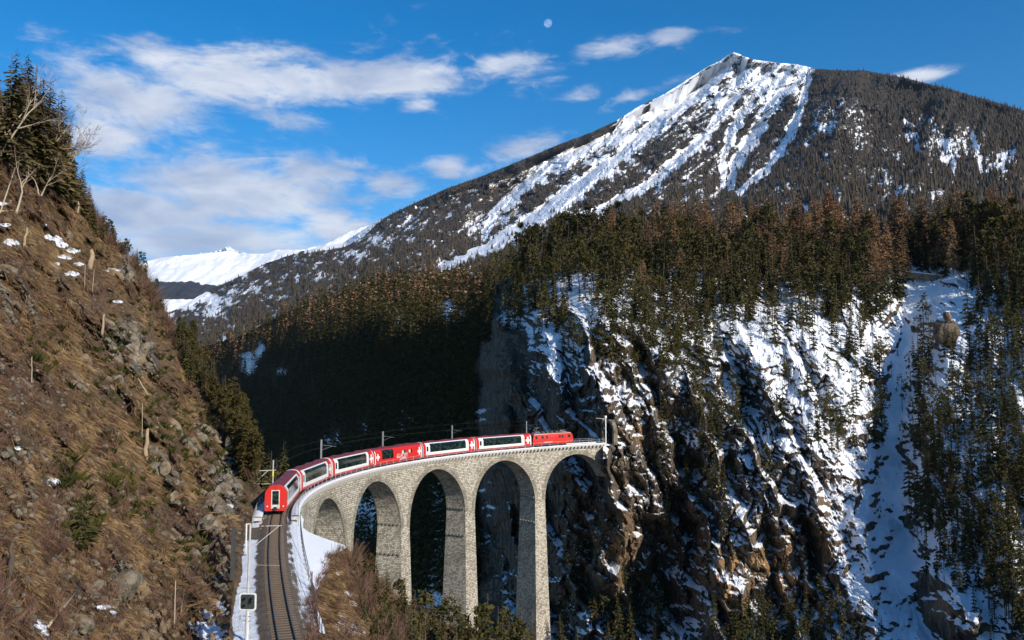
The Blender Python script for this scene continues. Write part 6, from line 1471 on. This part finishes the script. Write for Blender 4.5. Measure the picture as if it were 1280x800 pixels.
def build_gorge_cover():
    rg = np.random.default_rng(81); X, Y, D0, P0 = GORGE; N = gridnormals(P0); n = 15000
    px = rg.uniform(392, 640, n); py = rg.uniform(672, 830, n); e = snow_edge(py)+1; k = (px > e) & (py > GT(px)+1); px, py = px[k], py[k]; P, D, i, j = SG_.at(px, py)
    dn = np.tile(np.array([[.6, .1, -.6]]), (len(px), 1)); blades(P, N[i, j], 4, .25, .6, .025, .6, 1.0, np.clip(.36+.7*fbm(px/14, py/12, 3, 9)+rg.normal(0, .12, len(px)), 0, 1), rg, 'dry_grass', M_tuft, 'dry straw coloured grass on the slope below the snowy shoulder', down=dn)
    m = 900; px = rg.uniform(415, 620, m); py = rg.uniform(676, 820, m); k = (px > snow_edge(py)+6) & (py > GT(px)+1) & (rg.random(m) < .15+.85*np.exp(-((px-interp([(680, 445), (720, 462), (780, 490), (820, 500)])(py))/26)**2)); px, py = px[k], py[k]; P, D, i, j = SG_.at(px, py)
    blades(P, N[i, j], 26, 1.2, 3.0, .022, .6, 0, rg.uniform(.1, .8, len(px)), rg, 'bare_shrubs', M_twig, 'leafless purplish shrubs at the foot of the first piers')
    m = 260; py = rg.uniform(668, 815, m); px = snow_edge(py)+rg.normal(0, 4, m); k = (py > GT(px)+2) & (px > 380); px, py = px[k], py[k]; P, D, i, j = SG_.at(px, py)
    blades(P, N[i, j], 14, .3, .9, .014, .9, 0, rg.uniform(.2, .8, len(px)), rg, 'edge_brush', M_twig, 'dry twigs poking through the edge of the snow')
    # conifers rising from the gorge in front of the piers
    L = [(444, 676, 116), (458, 694, 108), (470, 700, 110), (484, 708, 106), (496, 726, 100), (506, 718, 118), (518, 735, 104), (530, 742, 98), (541, 738, 118), (553, 733, 122), (562, 752, 104), (574, 742, 128), (586, 750, 116), (597, 760, 108), (610, 737, 140), (622, 756, 128), (636, 764, 134), (652, 757, 150), (664, 762, 140), (478, 742, 92), (512, 760, 88), (548, 766, 92), (590, 776, 100), (630, 780, 116), (572, 778, 96), (648, 782, 124), (432, 700, 100), (450, 722, 96), (440, 716, 110), (456, 738, 86), (466, 728, 118), (472, 764, 76), (490, 752, 84), (500, 776, 78), (436, 752, 74), (524, 774, 84), (534, 752, 126), (466, 782, 66)]
    for k, (x, yt, d) in enumerate(L):
        col = np.argmin(np.abs(X[0]-x)); r = np.argmin(np.abs(D0[:, col]-d)); p = P0[r, col]; dd = D0[r, col]; h = (Y[r, col]-yt)*dd/FPX; x = X[r, col]
        if h < 2.5: continue
        ww = ' in front of the '+('first' if x < 470 else 'second' if x < 520 else 'third' if x < 565 else 'fourth' if x < 610 else 'fifth and tallest')+' pier from the left'
        plant_tree('pine' if k % 3 == 1 else 'spruce', p-[0, 0, .3], h+.3, ('tall' if yt < 740 else 'lower')+' olive '+('pine' if k % 3 == 1 else 'spruce')+ww, ('taller ' if yt < 740 else 'lower ')+('pines' if k % 3 == 1 else 'spruces')+ww, rg)
    for x, yt, d, lb in ((702, 766, 196, 'sunlit pointed spruce right of the tallest pier'), (722, 782, 196, 'small spruce right of the tallest pier at the bottom'), (775, 742, 205, 'olive spruce against the orange rock left of the snow cone'), (790, 752, 204, 'olive spruce touching the left side of the snow cone'), (760, 775, 200, 'low spruce below the dark cliff'), (820, 776, 196, 'dark spruce at the foot of the snow cone')):
        plant_tree('spruce', U(x, 828, d), (828-yt)*d/FPX, lb, None, rg)
build_gorge_cover()
def build_small_things():
    # rock tower in the snow gully
    rg = np.random.default_rng(91)
    for (x, y, d, s, sc, lb) in ((1183, 416, 268, 3.2, (1.15, 1, 1.6), 'dark blocky rock tower rising from the shaded snow gully'), (1184, 396, 266, 1.7, (1, 1, 1.5), 'smaller rock knob on top of the tower in the snow gully')):
        v = rock_verts(rg)*sc*s; me = npmesh('rock_tower', v+U(x, y, d), ICO[1], False); tag(link('rock_tower', me, None, M_valley), lb, 'rock')
        for k in ('snow', 'green', 'warm'): a = me.attributes.new(k, 'FLOAT', 'POINT'); a.data.foreach_set('value', np.where(v[:, 2] > s*.9, .8, -.3).astype(np.float32) if k == 'snow' else np.zeros(len(v), np.float32))
    o = empty('street_lamp', tuple(U(1092, 331, 372))); m = MB(); m.tube([(0, 0, -.5), (0, 0, 8)], .12, 6); m.build('post', M_grey, o); m = MB(); m.tube([(0, 0, 8), tuple(RT*-1.0+[0, 0, 8.1])], .08, 5); m.box(-1.6, -.6, -.3, .3, 7.95, 8.2); m.build('lamp_head', M_white, o); tag(o, 'small grey street lamp at the upper edge of the wood left of the gully', 'street lamp')
    # parapet of the road bench at the gully head
    a = U(1133, 341, 344); b = U(1200, 348, 330); m = MB()
    for k in range(9):
        p = a+(b-a)*k/8; m2 = MB(); m2.box(p[0]-.12, p[0]+.12, p[1]-.12, p[1]+.12, p[2]-1.5, p[2]+.9)
    o = empty('road_parapet', tuple(a)); w = MB(); d = b-a; n = np.array([-d[1], d[0], 0]); n /= np.linalg.norm(n); c = [n*-.4+[0, 0, -2.2], n*.4+[0, 0, -2.2], n*.4+[0, 0, .4], n*-.4+[0, 0, .4]]
    w.add(c+[q+d for q in c], [(3, 2, 1, 0), (4, 5, 6, 7)]+[(k, (k+1) % 4, 4+(k+1) % 4, 4+k) for k in range(4)]); w.build('wall', M_rock, o)
    s = MB(); c = [n*-.5+[0, 0, .4], n*.5+[0, 0, .4], n*.4+[0, 0, .75], n*-.4+[0, 0, .72]]; s.add(c+[q+d for q in c], [(3, 2, 1, 0), (4, 5, 6, 7)]+[(k, (k+1) % 4, 4+(k+1) % 4, 4+k) for k in range(4)]); s.build('snow_cap', M_snow, o)
    tag(o, 'low dark parapet capped with snow at the head of the gully', 'wall')
    # stone edge where the tunnel swallows the line
    s = 134.4; o = empty('tunnel_portal', tuple(track(s, 0, -.3))); o.rotation_euler = (0, 0, -heading(s)); m = MB(); n = 12
    ring = [(-2.3, -.3), (-2.3, 3.2)]+[(-2.3*math.cos(math.pi*k/n), 3.2+2.3*math.sin(math.pi*k/n)) for k in range(1, n)]+[(2.3, 3.2), (2.3, 0)]; out = [(-3.0, 0), (-3.0, 3.2)]+[(-3.0*math.cos(math.pi*k/n), 3.2+3.0*math.sin(math.pi*k/n)) for k in range(1, n)]+[(3.0, 3.2), (3.0, 0)]
    N = len(ring); vs = [(x, 0, z) for x, z in ring]+[(x, 0, z) for x, z in out]+[(x, 1.1, z) for x, z in ring]+[(x, 1.1, z) for x, z in out]
    fs = [(i, i+1, N+i+1, N+i) for i in range(N-1)]+[(i, 2*N+i, 2*N+i+1, i+1) for i in range(N-1)]+[(N+i, N+i+1, 3*N+i+1, 3*N+i) for i in range(N-1)]; m.add(vs, fs); m.build('stone_ring', M_rock, o)
    m = MB(); m.add([(x, 1.0, z) for x, z in ring], [tuple(range(N))]); m.build('painted_tunnel_dark', M_bellow, o); tag(o, 'stone tunnel mouth in the cliff at the far end of the viaduct', 'tunnel portal')  # flat black sheet: the darkness inside the tunnel is put in as colour
build_small_things()
# ------------------------------------------------------------------ thin blue air between here and the mountains
def build_haze():
    m = bpy.data.materials.new('thin_air'); m.use_nodes = True; nt = NT(m.node_tree); nt.n.clear(); v = nt.new('ShaderNodeVolumePrincipled'); o = nt.new('ShaderNodeOutputMaterial')
    v.inputs['Color'].default_value = (.55, .74, 1, 1); v.inputs['Density'].default_value = 1.3e-5; v.inputs['Anisotropy'].default_value = .2
    nt.l.new(v.outputs[0], o.inputs['Volume']); b = MB(); b.box(-21000, 21000, -16000, 26000, -89.5, 3400); ob = b.build('haze', m); tag(ob, kind='stuff')
    ob['label'] = 'thin blue air between the viewpoint and the far mountains'
build_haze()
